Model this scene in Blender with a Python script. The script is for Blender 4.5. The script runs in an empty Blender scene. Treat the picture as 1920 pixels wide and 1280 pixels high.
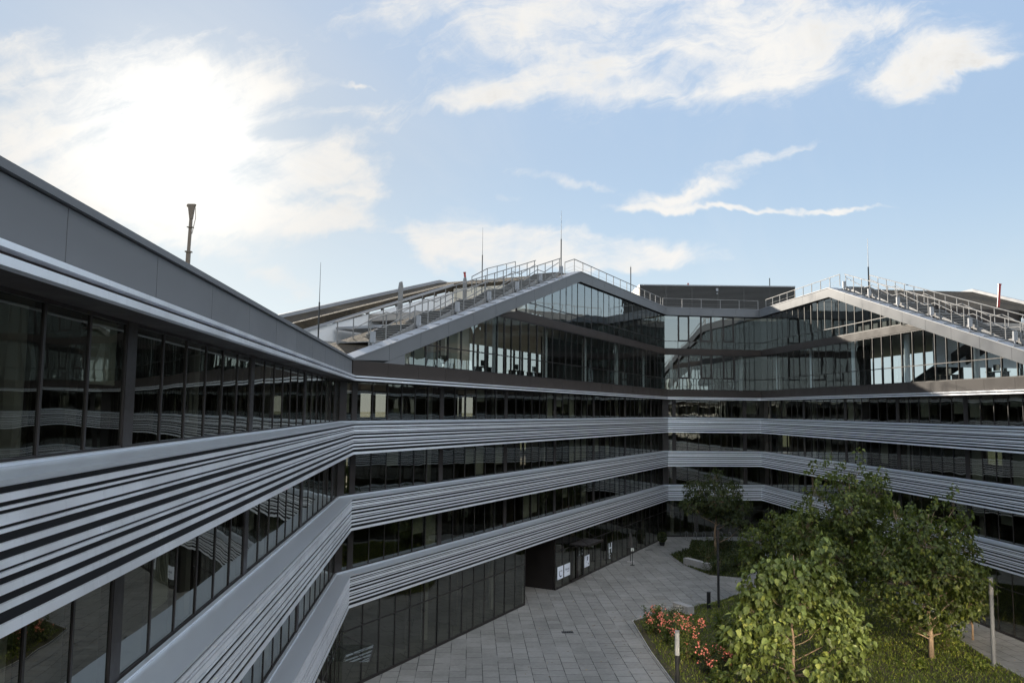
import bpy, bmesh, math, random
from math import sin, cos, pi, radians, sqrt, hypot, atan2, tan
from mathutils import Vector, Matrix
S = bpy.context.scene
COL = S.collection
rad = math.radians

# ------------------------------------------------------------------ camera
CAMZ = 13.3
cam = bpy.data.cameras.new('camera'); co = bpy.data.objects.new('camera', cam); COL.objects.link(co)
cam.sensor_width = 36.0; cam.lens = 36.0*1459.4/1920.0
cam.clip_start = 0.1; cam.clip_end = 6000
PITCH, ROLL = 0.087, 0.012
fw = Vector((0, cos(PITCH), sin(PITCH))); up = Vector((0, -sin(PITCH), cos(PITCH))); rt = Vector((1, 0, 0))
r2 = rt*cos(ROLL)+up*sin(ROLL); u2 = up*cos(ROLL)-rt*sin(ROLL)
co.matrix_world = Matrix(((r2.x, u2.x, -fw.x, 0), (r2.y, u2.y, -fw.y, 0), (r2.z, u2.z, -fw.z, CAMZ), (0, 0, 0, 1)))
S.camera = co

# ------------------------------------------------------------------ exposure, engine
S.render.engine = 'CYCLES'
S.view_settings.view_transform = 'Standard'; S.view_settings.look = 'None'
S.view_settings.exposure = 2.1; S.view_settings.gamma = 1.0
cy = S.cycles
cy.use_denoising = True
try: cy.denoiser = 'OPENIMAGEDENOISE'
except Exception: pass
cy.max_bounces = 12; cy.transparent_max_bounces = 24; cy.glossy_bounces = 6; cy.diffuse_bounces = 4
cy.caustics_reflective = True; cy.blur_glossy = 0.0
cy.sample_clamp_indirect = 250.0
cy.use_guiding = True; cy.use_surface_guiding = True; cy.use_volume_guiding = False; cy.guiding_training_samples = 128

# ------------------------------------------------------------------ sun and sky
SUN_AZ, SUN_EL = -24.0, 17.0
sd = Vector((sin(rad(SUN_AZ))*cos(rad(SUN_EL)), cos(rad(SUN_AZ))*cos(rad(SUN_EL)), sin(rad(SUN_EL))))
sl = bpy.data.lights.new('sun', 'SUN'); sl.energy = 2.0; sl.angle = rad(0.53); sl.color = (1.0, 0.90, 0.76)
so = bpy.data.objects.new('sun', sl); COL.objects.link(so)
so.rotation_euler = (-sd).to_track_quat('-Z', 'Y').to_euler(); so.location = (-30, 60, 60)

W = bpy.data.worlds.new('World'); S.world = W; W.use_nodes = True
nt = W.node_tree; nt.nodes.clear()
class NB:
    """tiny node-tree builder"""
    def __init__(s, t): s.t = t
    def n(s, typ, **kw):
        x = s.t.nodes.new(typ)
        for k, v in kw.items(): setattr(x, k, v)
        return x
    def put(s, sock, v):
        if v is None: return
        if isinstance(v, bpy.types.NodeSocket): s.t.links.new(v, sock)
        else: sock.default_value = v
    def m(s, op, a=None, b=None, c=None, clamp=False):
        x = s.n('ShaderNodeMath', operation=op, use_clamp=clamp)
        for i, v in enumerate((a, b, c)): s.put(x.inputs[i], v)
        return x.outputs[0]
    def vm(s, op, a=None, b=None, out=0):
        x = s.n('ShaderNodeVectorMath', operation=op)
        s.put(x.inputs[0], a); s.put(x.inputs[1], b)
        return x.outputs[out]
    def xyz(s, x=0.0, y=0.0, z=0.0):
        k = s.n('ShaderNodeCombineXYZ'); s.put(k.inputs[0], x); s.put(k.inputs[1], y); s.put(k.inputs[2], z); return k.outputs[0]
    def sep(s, v):
        k = s.n('ShaderNodeSeparateXYZ'); s.put(k.inputs[0], v); return k.outputs
    def noise(s, v, scale, detail=4, rough=.55, dist=0.0, out=0):
        k = s.n('ShaderNodeTexNoise'); s.put(k.inputs['Vector'], v); k.inputs['Scale'].default_value = scale
        k.inputs['Detail'].default_value = detail; k.inputs['Roughness'].default_value = rough; k.inputs['Distortion'].default_value = dist
        return k.outputs[out]
    def mr(s, v, a, b, c=0.0, d=1.0, smooth=True):
        k = s.n('ShaderNodeMapRange', interpolation_type='SMOOTHSTEP' if smooth else 'LINEAR')
        s.put(k.inputs[0], v); s.put(k.inputs[1], a); s.put(k.inputs[2], b); s.put(k.inputs[3], c); s.put(k.inputs[4], d)
        return k.outputs[0]
    def mix(s, f, a, b, mode='MIX'):
        k = s.n('ShaderNodeMix', data_type='RGBA', blend_type=mode)
        s.put(k.inputs[0], f); s.put(k.inputs[6], a); s.put(k.inputs[7], b)
        return k.outputs[2]
    def ramp(s, f, stops):
        k = s.n('ShaderNodeValToRGB'); s.put(k.inputs[0], f)
        el = k.color_ramp.elements
        while len(el) < len(stops): el.new(0.5)
        for e, (p, c) in zip(el, stops): e.position = p; e.color = (*c, 1)
        return k.outputs[0]

B = NB(nt)
SKY_L0 = 1.02
sky = B.n('ShaderNodeTexSky', sky_type='NISHITA', sun_disc=False)
sky.sun_elevation = rad(SUN_EL); sky.sun_rotation = rad(SUN_AZ)
sky.air_density = 1.0; sky.dust_density = 0.25; sky.ozone_density = 1.6; sky.altitude = 300
tc = B.n('ShaderNodeTexCoord'); D = tc.outputs['Generated']
dx, dy, dz = B.sep(D)
front = B.m('GREATER_THAN', dy, 0.08)
iy = B.m('DIVIDE', 1.0, B.m('MAXIMUM', dy, 0.08))
U = B.m('MULTIPLY', dx, iy); V = B.m('MULTIPLY', dz, iy)
# wispy warp of the cloud outlines
cp = B.xyz(B.m('DIVIDE', dx, B.m('ADD', B.m('ABSOLUTE', dz), .22)), B.m('DIVIDE', dy, B.m('ADD', B.m('ABSOLUTE', dz), .22)), 0.0)
rotm = B.n('ShaderNodeVectorRotate', rotation_type='Z_AXIS'); B.put(rotm.inputs['Vector'], cp); rotm.inputs['Angle'].default_value = 0.35
cpr = rotm.outputs[0]
cps = B.vm('MULTIPLY', cpr, (1.0, 0.34, 1.0))
n_big = B.noise(cps, 2.3, 8, .62, .9)
n_gap = B.noise(B.vm('ADD', cp, (7.1, 3.3, 0)), 1.1, 5, .6, .4)
uvv = B.xyz(U, V, 0.0)
warp = B.noise(uvv, 5.0, 5, .62, 0.4, out=1)
wu, wv, _ = B.sep(warp)
U2 = B.m('ADD', U, B.m('MULTIPLY', B.m('SUBTRACT', wu, .5), .16)); V2 = B.m('ADD', V, B.m('MULTIPLY', B.m('SUBTRACT', wv, .5), .10))
# wind-combed streaks: fine noise stretched along a slightly rising direction
rs_ = B.n('ShaderNodeVectorRotate', rotation_type='Z_AXIS'); B.put(rs_.inputs['Vector'], B.xyz(U2, V2, 0.0)); rs_.inputs['Angle'].default_value = -.30
streak = B.noise(B.vm('MULTIPLY', rs_.outputs[0], (5.0, 17.0, 1.0)), 1.0, 9, .66, .5)
puff = B.noise(B.vm('ADD', uvv, (4.0, 1.0, 0)), 9.0, 9, .62, .8)
n_fine = B.m('ADD', B.m('MULTIPLY', streak, .6), B.m('MULTIPLY', puff, .4))
CL = [  # centre u, v, half width, half height, tilt, weight : cloud banks as seen from the courtyard
 (-.53, .385, .20, .070, -.10, .95), (-.62, .47, .20, .04, .1, .55), (-.36, .430, .13, .026, .05, .75), (-.30, .315, .16, .032, -.10, 1.0),
 (-.39, .245, .18, .036, -.02, 1.05), (-.29, .165, .11, .018, -.35, .7), (-.255, .390, .07, .010, .15, .6), (-.58, .30, .20, .06, 0, 1.0), (-.46, .33, .09, .05, 0, .5),
 (-.44, .405, .08, .02, .1, .4), (-.24, .285, .07, .02, -.3, .5), (-.20, .232, .09, .010, -.05, .4), (-.33, .355, .07, .013, .3, -.5), (-.50, .235, .06, .02, 0, -.35), (-.30, .27, .10, .008, -.1, -.3),
 (.13, .535, .32, .070, -.05, 1.25), (.24, .468, .20, .052, .12, 1.2), (.33, .50, .12, .04, .2, .7), (.19, .445, .09, .014, .25, .4),
 (.555, .455, .10, .030, .28, 1.05), (.62, .450, .07, .010, .15, .6), (.44, .47, .05, .06, .2, -.6),
 (.02, .212, .15, .030, -.06, 1.55), (.11, .196, .10, .014, -.05, 1.1), (-.06, .195, .07, .025, .1, .8), (-.16, .20, .03, .06, 0, -.7), (.055, .303, .07, .011, -.22, .9),
 (.27, .305, .13, .018, .32, .72), (.2, .24, .12, .012, 0, -.6), (.345, .345, .08, .010, .22, .8), (.20, .285, .07, .010, .2, .5), (.30, .262, .17, .0055, -.01, .85), (.44, .262, .10, .004, 0, .6),
 (-.04, .41, .10, .016, .22, .75), (-.005, .425, .025, .012, .6, .7), (.02, .28, .04, .008, -.2, .55), (-.21, .43, .02, .004, .1, .6)]
mask = None
for (cu, cv, a, b, t, w) in CL:
    du = B.m('SUBTRACT', U2, cu); dv = B.m('SUBTRACT', V2, cv)
    e1 = B.m('MULTIPLY', B.m('ADD', B.m('MULTIPLY', du, cos(t)), B.m('MULTIPLY', dv, sin(t))), 1/a)
    e2 = B.m('MULTIPLY', B.m('SUBTRACT', B.m('MULTIPLY', dv, cos(t)), B.m('MULTIPLY', du, sin(t))), 1/b)
    q = B.m('ADD', B.m('MULTIPLY', e1, e1), B.m('MULTIPLY', e2, e2))
    g = B.m('MULTIPLY', B.m('EXPONENT', B.m('MULTIPLY', q, -.75)), w)
    mask = g if mask is None else B.m('ADD', mask, g)
mask = B.m('MULTIPLY', B.m('MINIMUM', mask, 1.05), front)
back = B.m('MULTIPLY', B.m('MULTIPLY', B.mr(n_gap, .40, .60), B.mr(dz, .30, .50)), B.m('SUBTRACT', 1.0, front))
mask = B.m('ADD', mask, back)
dens = B.m('ADD', mask, B.m('ADD', B.m('MULTIPLY', B.m('SUBTRACT', n_big, .5), .55), B.m('MULTIPLY', B.m('SUBTRACT', n_fine, .5), 3.0)))
cover = B.m('POWER', B.mr(dens, .36, 1.30), 1.1)
cover = B.m('MULTIPLY', cover, B.mr(mask, .06, .35))
thin = B.m('MULTIPLY', B.mr(n_big, .45, .75), .10)
cover = B.m('MAXIMUM', cover, B.m('MULTIPLY', thin, B.mr(dz, .02, .2)))
# brightness of the cloud: brighter round the sun, greyer where it is thick
sdot = B.vm('DOT_PRODUCT', D, tuple(sd), out=1)
glow = B.m('POWER', B.m('MAXIMUM', sdot, 0.0), 170.0)
glow2 = B.m('POWER', B.m('MAXIMUM', sdot, 0.0), 12.0)
thick = B.m('MULTIPLY', B.mr(B.noise(B.vm('ADD', cps, (3, 9, 0)), 3.1, 6, .6, .5), .5, .78), B.mr(dens, .9, 1.6))
clum = B.m('ADD', B.m('ADD', 2.02, B.m('MULTIPLY', glow, .6)), B.m('MULTIPLY', glow2, -.22))
clum = B.m('MULTIPLY', clum, B.m('SUBTRACT', 1.0, B.m('MULTIPLY', thick, .34)))
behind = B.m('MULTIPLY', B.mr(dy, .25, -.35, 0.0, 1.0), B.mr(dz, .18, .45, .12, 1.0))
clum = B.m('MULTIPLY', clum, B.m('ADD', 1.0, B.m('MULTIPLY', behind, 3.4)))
cloudc = B.vm('MULTIPLY', B.xyz(clum, clum, clum), (1.0, .985, .955))
lum = B.vm('DOT_PRODUCT', sky.outputs[0], (.25, .60, .15), out=1)
gain = B.m('POWER', B.m('DIVIDE', B.m('MAXIMUM', lum, .02), SKY_L0), -0.86)      # compresses bright and dim sky towards one brightness
grey = B.xyz(B.m('MULTIPLY', lum, 1.0), lum, lum)
skyc = B.mix(B.mr(dz, .0, .30, .86, .46), sky.outputs[0], B.vm('MULTIPLY', grey, (.97, 1.0, 1.02)))
skyc = B.vm('MULTIPLY', B.vm('MULTIPLY', skyc, (.955, 1.01, 1.035)), B.vm('MULTIPLY', B.xyz(gain, gain, gain), B.mix(B.mr(dz, .0, .34), (1.34, 1.37, 1.42, 1), (1.04, 1.04, 1.05, 1))))
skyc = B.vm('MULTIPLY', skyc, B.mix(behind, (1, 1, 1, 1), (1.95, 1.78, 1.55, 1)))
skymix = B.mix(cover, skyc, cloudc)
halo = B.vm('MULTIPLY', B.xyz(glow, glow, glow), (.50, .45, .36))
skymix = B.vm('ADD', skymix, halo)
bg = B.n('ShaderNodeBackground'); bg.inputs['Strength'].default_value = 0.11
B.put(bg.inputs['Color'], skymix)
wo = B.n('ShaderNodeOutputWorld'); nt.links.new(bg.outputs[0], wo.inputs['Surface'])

# ------------------------------------------------------------------ materials
def mat(name, base, rough=.5, metal=0.0, var=0.0, vscale=3.0, spec=.5, bump=0.0, bscale=20.0, coord='Object', streak=0.0):
    m = bpy.data.materials.new(name); m.use_nodes = True
    t = m.node_tree; b = NB(t); p = t.nodes['Principled BSDF']
    p.inputs['Roughness'].default_value = rough; p.inputs['Metallic'].default_value = metal
    p.inputs['Specular IOR Level'].default_value = spec
    p.inputs['Base Color'].default_value = (*base, 1)
    if var or bump:
        c = b.n('ShaderNodeTexCoord').outputs[coord]
    if var:
        n = b.noise(c, vscale, 5, .6)
        n2 = b.noise(c, vscale*.13, 2, .5)
        f = b.m('MULTIPLY', b.m('ADD', n, n2), .5)
        lo = tuple(x*(1-var) for x in base); hi = tuple(min(1, x*(1+var)) for x in base)
        colr = b.ramp(f, [(.35, lo), (.65, hi)])
        if streak:    # rain streaks run down the sheet
            st = b.noise(b.vm('MULTIPLY', c, (7.0, 7.0, .5)), 1.0, 4, .7); colr = b.mix(b.mr(st, .52, .72, 0, streak), colr, (.16, .15, .14, 1))
        b.put(p.inputs['Base Color'], colr)
        b.put(p.inputs['Roughness'], b.mr(n, .3, .7, max(.02, rough*.8), min(1, rough*1.2)))
    if bump:
        bn = b.n('ShaderNodeBump'); bn.inputs['Distance'].default_value = bump; bn.inputs['Strength'].default_value = 1
        b.put(bn.inputs['Height'], b.noise(c, bscale, 4 if bscale > 2 else 0, .6)); b.put(p.inputs['Normal'], bn.outputs[0])
    return m

M = {}
M['alu'] = mat('brushed_aluminium', (.88, .90, .94), .36, .55, .04, 1.2, streak=.10)
M['sill'] = mat('sill_sheet', (.68, .715, .76), .32, .6)
M['gap'] = mat('dark_cavity', (.012, .011, .012), .7)
M['frame'] = mat('anthracite_frame', (.026, .021, .019), .45, .2, .15, 2)
M['panel'] = mat('anthracite_panel', (.155, .160, .168), .40, .06, .10, .35, .07, bump=.0035, bscale=.8)
M['panel2'] = mat('dark_brown_panel', (.046, .038, .034), .55, .0, .15, .5, .15)
M['gasket'] = mat('black_gasket', (.006, .006, .006), .8)
M['slab'] = mat('concrete_slab', (.20, .19, .18), .8, 0, .2, 2)
M['ceil'] = mat('office_ceiling', (.30, .27, .24), .8)
M['floor'] = mat('office_carpet', (.06, .055, .05), .9)
M['part'] = mat('office_partition', (.17, .15, .13), .7, 0, .3, .6)
M['cream'] = mat('cream_wall', (.62, .55, .44), .8, 0, .05, 1)
M['white'] = mat('white_render', (.70, .70, .70), .7, 0, .06, 1)
M['blind'] = mat('roller_blind', (.55, .57, .52), .85, 0, .08, 2)
M['galv'] = mat('galvanised_steel', (.22, .215, .21), .6, .1, .18, 6, .2)
M['coping'] = mat('coping_sheet', (.30, .305, .32), .5, .15, .1, 1, .25)
M['louvre'] = mat('louvre_blade', (.07, .067, .064), .5, .3)
M['sedum'] = mat('sedum_roof', (.058, .045, .030), .95, 0, .6, 2.5, .2, .12, 9)
M['red'] = mat('red_paint', (.34, .03, .025), .4)
M['black'] = mat('black_metal', (.012, .012, .013), .5, .3)
M['darkpipe'] = mat('dark_post_paint', (.035, .035, .036), .4, .4, .1, 5)
M['rubber'] = mat('rubber', (.015, .015, .015), .85)
M['fabric'] = mat('parasol_fabric', (.05, .045, .04), .9)
M['paper'] = mat('poster_paper', (.72, .76, .84), .6)
M['ink'] = mat('poster_ink', (.02, .03, .07), .6)
M['decal'] = mat('white_window_lettering', (.75, .8, .85), .6)
M['conc'] = mat('concrete_bench', (.30, .29, .28), .8, 0, .2, 4, .4, .01, 30)
M['opal'] = mat('frosted_lamp_glass', (.36, .36, .34), .22)
M['dirt'] = mat('bed_soil', (.06, .052, .028), .95, 0, .5, 3, .2, .05, 14)
M['bark'] = mat('young_bark', (.28, .19, .12), .85, 0, .3, 6, .2, .01, 40)
M['bark2'] = mat('pale_trunk', (.30, .22, .15), .85, 0, .2, 5, .2, .008, 40)
M['petal'] = mat('pink_petals', (.74, .25, .18), .7)
M['petalw'] = mat('white_petals', (.75, .72, .62), .7)

def glass_mat(name, f0, tint, refl=(.90, .92, .86), rough=0.0):
    m = bpy.data.materials.new(name); m.use_nodes = True
    t = m.node_tree; t.nodes.clear(); b = NB(t)
    uv = b.n('ShaderNodeUVMap', uv_map='UVMap').outputs[0]
    u, v, _ = b.sep(uv)
    at = b.n('ShaderNodeAttribute', attribute_name='rnd'); r = at.outputs['Fac']
    pu = b.m('MULTIPLY', u, b.m('SUBTRACT', 1.0, u)); pv = b.m('MULTIPLY', v, b.m('SUBTRACT', 1.0, v))
    pil = b.m('MULTIPLY', b.m('MULTIPLY', pu, pv), 16.0)
    amp = b.m('MULTIPLY', b.m('SUBTRACT', r, .42), .0052)
    oc = b.n('ShaderNodeTexCoord').outputs['Object']
    seedv = b.vm('ADD', oc, b.xyz(b.m('MULTIPLY', r, 37.0), 0.0, b.m('MULTIPLY', r, 11.0)))
    h = b.m('ADD', b.m('MULTIPLY', pil, amp), b.m('MULTIPLY', b.noise(seedv, .9, 1, .4), .0032))
    bp = b.n('ShaderNodeBump'); bp.inputs['Strength'].default_value = 1.0; bp.inputs['Distance'].default_value = 1.0
    b.put(bp.inputs['Height'], h)
    geo = b.n('ShaderNodeNewGeometry')
    c = b.m('ABSOLUTE', b.vm('DOT_PRODUCT', geo.outputs['Incoming'], bp.outputs[0], out=1))
    f = b.m('ADD', f0, b.m('MULTIPLY', 1-f0, b.m('POWER', b.m('SUBTRACT', 1.0, c, clamp=True), 5.0)))
    tr = b.n('ShaderNodeBsdfTransparent'); tr.inputs[0].default_value = (*tint, 1)
    gl = b.n('ShaderNodeBsdfGlossy'); gl.inputs['Roughness'].default_value = rough
    gl.inputs['Color'].default_value = (*refl, 1)
    t.links.new(bp.outputs[0], gl.inputs['Normal'])
    mx = b.n('ShaderNodeMixShader'); b.put(mx.inputs[0], f)
    t.links.new(tr.outputs[0], mx.inputs[1]); t.links.new(gl.outputs[0], mx.inputs[2])
    out = b.n('ShaderNodeOutputMaterial'); t.links.new(mx.outputs[0], out.inputs[0])
    return m
M['glass'] = glass_mat('solar_glass', .20, (.33, .33, .28))
M['glass_up'] = glass_mat('clear_facade_glass', .36, (.66, .72, .70), (.90, .95, .95))
M['glass_dim'] = glass_mat('dim_facade_glass', .12, (.74, .80, .80), (.90, .95, .95))
M['glass_mirror'] = glass_mat('sun_bounce_mirror_glass', .95, (.15, .15, .14), (1.0, .93, .80), .13)  # near-mirror panes for unseen BACK wing, added to bounce warm sun into courtyard
M['glass_in'] = glass_mat('plain_glass', .06, (.85, .9, .88))

def leaf_mat(name, ca, cb, trans=.3):
    m = bpy.data.materials.new(name); m.use_nodes = True
    t = m.node_tree; t.nodes.clear(); b = NB(t)
    at = b.n('ShaderNodeAttribute', attribute_name='rnd').outputs['Fac']
    col = b.ramp(at, [(0.0, tuple(x*.7 for x in ca)), (.5, ca), (.85, cb), (1.0, (min(1, cb[0]*1.7), min(1, cb[1]*1.45), cb[2]*1.3))])
    p = b.n('ShaderNodeBsdfPrincipled'); b.put(p.inputs['Base Color'], col); p.inputs['Roughness'].default_value = .42
    p.inputs['Specular IOR Level'].default_value = .35
    tl = b.n('ShaderNodeBsdfTranslucent'); b.put(tl.inputs[0], b.mix(.5, col, (.16, .20, .02, 1)))
    mx = b.n('ShaderNodeMixShader'); mx.inputs[0].default_value = trans
    t.links.new(p.outputs[0], mx.inputs[1]); t.links.new(tl.outputs[0], mx.inputs[2])
    out = b.n('ShaderNodeOutputMaterial'); t.links.new(mx.outputs[0], out.inputs[0])
    return m
M['leafA'] = leaf_mat('big_sun_toned_leaves', (.11, .14, .032), (.195, .245, .065))  # leaf colour raised to stand in for sun on the front tree
M['leafB'] = leaf_mat('dark_tree_leaves', (.058, .080, .015), (.125, .155, .032), .4)
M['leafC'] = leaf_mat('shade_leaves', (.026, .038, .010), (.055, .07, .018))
M['leafS'] = leaf_mat('shrub_leaves', (.05, .075, .014), (.11, .14, .03))
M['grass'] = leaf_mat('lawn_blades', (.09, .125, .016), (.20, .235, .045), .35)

def pave_mat():
    m = bpy.data.materials.new('concrete_paving'); m.use_nodes = True
    t = m.node_tree; b = NB(t); p = t.nodes['Principled BSDF']
    c = b.n('ShaderNodeTexCoord').outputs['Object']
    ro = b.n('ShaderNodeVectorRotate', rotation_type='Z_AXIS'); b.put(ro.inputs['Vector'], c); ro.inputs['Angle'].default_value = rad(-93.0)
    br = b.n('ShaderNodeTexBrick'); b.put(br.inputs['Vector'], ro.outputs[0])
    br.offset = .37; br.offset_frequency = 2; br.squash = 1.0
    br.inputs['Scale'].default_value = 1.0; br.inputs['Mortar Size'].default_value = .020; br.inputs['Mortar Smooth'].default_value = .1
    br.inputs['Brick Width'].default_value = .92; br.inputs['Row Height'].default_value = .84; br.inputs['Bias'].default_value = 0
    br.inputs['Color1'].default_value = (.188, .180, .167, 1); br.inputs['Color2'].default_value = (.240, .230, .214, 1); br.inputs['Mortar'].default_value = (.03, .028, .022, 1)
    n = b.noise(c, .35, 6, .65); n2 = b.noise(c, 5.0, 5, .7)
    # moss makes only some stretches of the joints dark
    mossy = b.mr(b.noise(c, .55, 4, .6), .36, .54)
    base = b.mix(b.m('MULTIPLY', br.outputs['Fac'], b.mr(mossy, 0, 1, .35, 1.0)), br.outputs['Color'], (.025, .024, .02, 1))
    plain = b.mix(br.outputs['Fac'], br.outputs['Color'], (.212, .204, .190, 1))
    base = b.mix(mossy, plain, base)
    base = b.mix(.8, base, b.ramp(n, [(.3, (.68, .68, .66)), (.7, (1.12, 1.12, 1.12))]), 'MULTIPLY')
    base = b.mix(b.mr(n2, .66, .74, 0, .45), base, (.09, .085, .07, 1))
    b.put(p.inputs['Base Color'], base)
    b.put(p.inputs['Roughness'], b.mr(n2, .3, .7, .55, .8))
    bn = b.n('ShaderNodeBump'); bn.inputs['Distance'].default_value = .004; b.put(bn.inputs['Height'], b.m('SUBTRACT', n2, b.m('MULTIPLY', br.outputs['Fac'], 1.0))); b.put(p.inputs['Normal'], bn.outputs[0])
    return m
M['pave'] = pave_mat()
M['terrain'] = mat('meadow', (.07, .085, .03), .95, 0, .4, .05, .2)

# ------------------------------------------------------------------ mesh helpers
class MB:
    def __init__(s, bend=None):
        s.v = []; s.f = []; s.uv = []; s.r = []; s.bend = bend
    def face(s, pts, uvs=None, r=0.0):
        i = len(s.v)
        s.v += [tuple(p) for p in pts]; s.f.append(tuple(range(i, i+len(pts))))
        s.uv.append(uvs); s.r.append(r)
    def hexa(s, p):   # 8 points: bottom 4 (ccw), top 4
        i = len(s.v); s.v += [tuple(q) for q in p]
        for a in ((3, 2, 1, 0), (4, 5, 6, 7), (0, 1, 5, 4), (1, 2, 6, 5), (2, 3, 7, 6), (3, 0, 4, 7)):
            s.f.append(tuple(i+k for k in a)); s.uv.append(None); s.r.append(0.0)
    def box(s, x0, x1, y0, y1, z0, z1):
        s.hexa([(x0, y0, z0), (x1, y0, z0), (x1, y1, z0), (x0, y1, z0), (x0, y0, z1), (x1, y0, z1), (x1, y1, z1), (x0, y1, z1)])
    def slab(s, pts, y0, y1):     # polygon in (x,z), counter-clockwise seen from -y, pushed through y0..y1
        n = len(pts); i = len(s.v)
        s.v += [(x, y0, z) for x, z in pts] + [(x, y1, z) for x, z in pts]
        s.f.append(tuple(range(i, i+n))); s.f.append(tuple(range(i+2*n-1, i+n-1, -1)))
        for k in range(n):
            a, b2 = i+k, i+(k+1) % n; s.f.append((b2, a, a+n, b2+n))
        for _ in range(n+2): s.uv.append(None); s.r.append(0.0)
    def bar(s, a, b, w, h=None, upv=Vector((0, 0, 1))):
        a = Vector(a); b = Vector(b); d = b-a
        if d.length < 1e-6: return
        d.normalize(); h = h or w
        u = upv if abs(d.dot(upv)) < .95 else Vector((1, 0, 0))
        x = d.cross(u).normalized()*(w/2); y = x.cross(d).normalized()*(h/2)
        s.hexa([a-x-y, a+x-y, b+x-y, b-x-y, a-x+y, a+x+y, b+x+y, b-x+y])
    def tube(s, pts, rs, n=8, cap=True):
        pts = [Vector(p) for p in pts]; k0 = len(s.v)
        for i, p in enumerate(pts):
            d = (pts[min(i+1, len(pts)-1)]-pts[max(i-1, 0)]).normalized()
            u = Vector((0, 0, 1)) if abs(d.z) < .9 else Vector((1, 0, 0))
            x = d.cross(u).normalized(); y = x.cross(d).normalized()
            r = rs[i] if isinstance(rs, (list, tuple)) else rs
            for k in range(n):
                a = 2*pi*k/n; s.v.append(tuple(p+x*(r*cos(a))+y*(r*sin(a))))
        for i in range(len(pts)-1):
            for k in range(n):
                a = k0+i*n+k; b2 = k0+i*n+(k+1) % n
                s.f.append((a, b2, b2+n, a+n)); s.uv.append(None); s.r.append(0.0)
        if cap:
            s.f.append(tuple(k0+k for k in range(n-1, -1, -1))); s.f.append(tuple(k0+(len(pts)-1)*n+k for k in range(n)))
            s.uv += [None, None]; s.r += [0.0, 0.0]
    def build(s, name, m, parent=None, attr=False, smooth=False, kind=None, fixn=True):
        if not s.f: return None
        me = bpy.data.meshes.new(name)
        v = [s.bend(p) for p in s.v] if s.bend else s.v
        me.from_pydata(v, [], s.f)
        if attr:
            ul = me.uv_layers.new(name='UVMap'); at = me.attributes.new('rnd', 'FLOAT', 'FACE')
            for p in me.polygons:
                at.data[p.index].value = s.r[p.index]
                q = s.uv[p.index]
                if q:
                    for li, w in zip(p.loop_indices, q): ul.data[li].uv = w
        elif fixn:
            bm = bmesh.new(); bm.from_mesh(me); bmesh.ops.recalc_face_normals(bm, faces=bm.faces); bm.to_mesh(me); bm.free()
        if smooth:
            for p in me.polygons: p.use_smooth = True
        me.materials.append(m)
        o = bpy.data.objects.new(name, me); COL.objects.link(o)
        if parent: o.parent = parent
        if kind: o['kind'] = kind
        return o

def thing(name, label, cat, loc=(0, 0, 0), rz=0.0, group=None, parent=None):
    o = bpy.data.objects.new(name, None); COL.objects.link(o); o.empty_display_size = .3
    o.location = loc; o.rotation_euler = (0, 0, rz); o['label'] = label; o['category'] = cat
    if group: o['group'] = group
    return o
def tag(o, label, cat, group=None):
    o['label'] = label; o['category'] = cat
    if group: o['group'] = group
    return o
def copy_tree(o, parent=None):
    c = o.copy(); COL.objects.link(c); c.parent = parent
    for ch in o.children: copy_tree(ch, c)
    return c
def text_mesh(body, size, name, m, parent, loc, rot=(pi/2, 0, 0), ext=.004):
    cu = bpy.data.curves.new(name, 'FONT'); cu.body = body; cu.size = size; cu.extrude = ext; cu.align_x = 'CENTER'; cu.align_y = 'CENTER'
    t = bpy.data.objects.new('text_source', cu); COL.objects.link(t)
    dg = bpy.context.evaluated_depsgraph_get(); me = bpy.data.meshes.new_from_object(t.evaluated_get(dg))
    bpy.data.objects.remove(t); me.materials.clear(); me.materials.append(m)
    o = bpy.data.objects.new(name, me); COL.objects.link(o); o.location = loc; o.rotation_euler = rot
    if parent: o.parent = parent
    return o

# ------------------------------------------------------------------ building levels (metres above the courtyard)
TOPS = [5.37, 8.97, 12.57]; BH = 1.512
LOW, HIGH = 15.70, 24.60
STRIPS = [(0, .042), (.090, .139), (.173, .191), (.220, .289), (.315, .338), (.404, .449), (.514, .565), (.590, .617), (.672, .729), (.792, .839), (.926, 1.0)]
GLY = .80         # glass line behind the face of the bands
MODW = 8.0/6
DEPTH = 14.0
FASC = .85

def lerp(prof, s):
    if s <= prof[0][0]: return prof[0][1]
    for (a, za), (b, zb) in zip(prof, prof[1:]):
        if s <= b: return za+(zb-za)*(s-a)/(b-a)
    return prof[-1][1]

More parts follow.
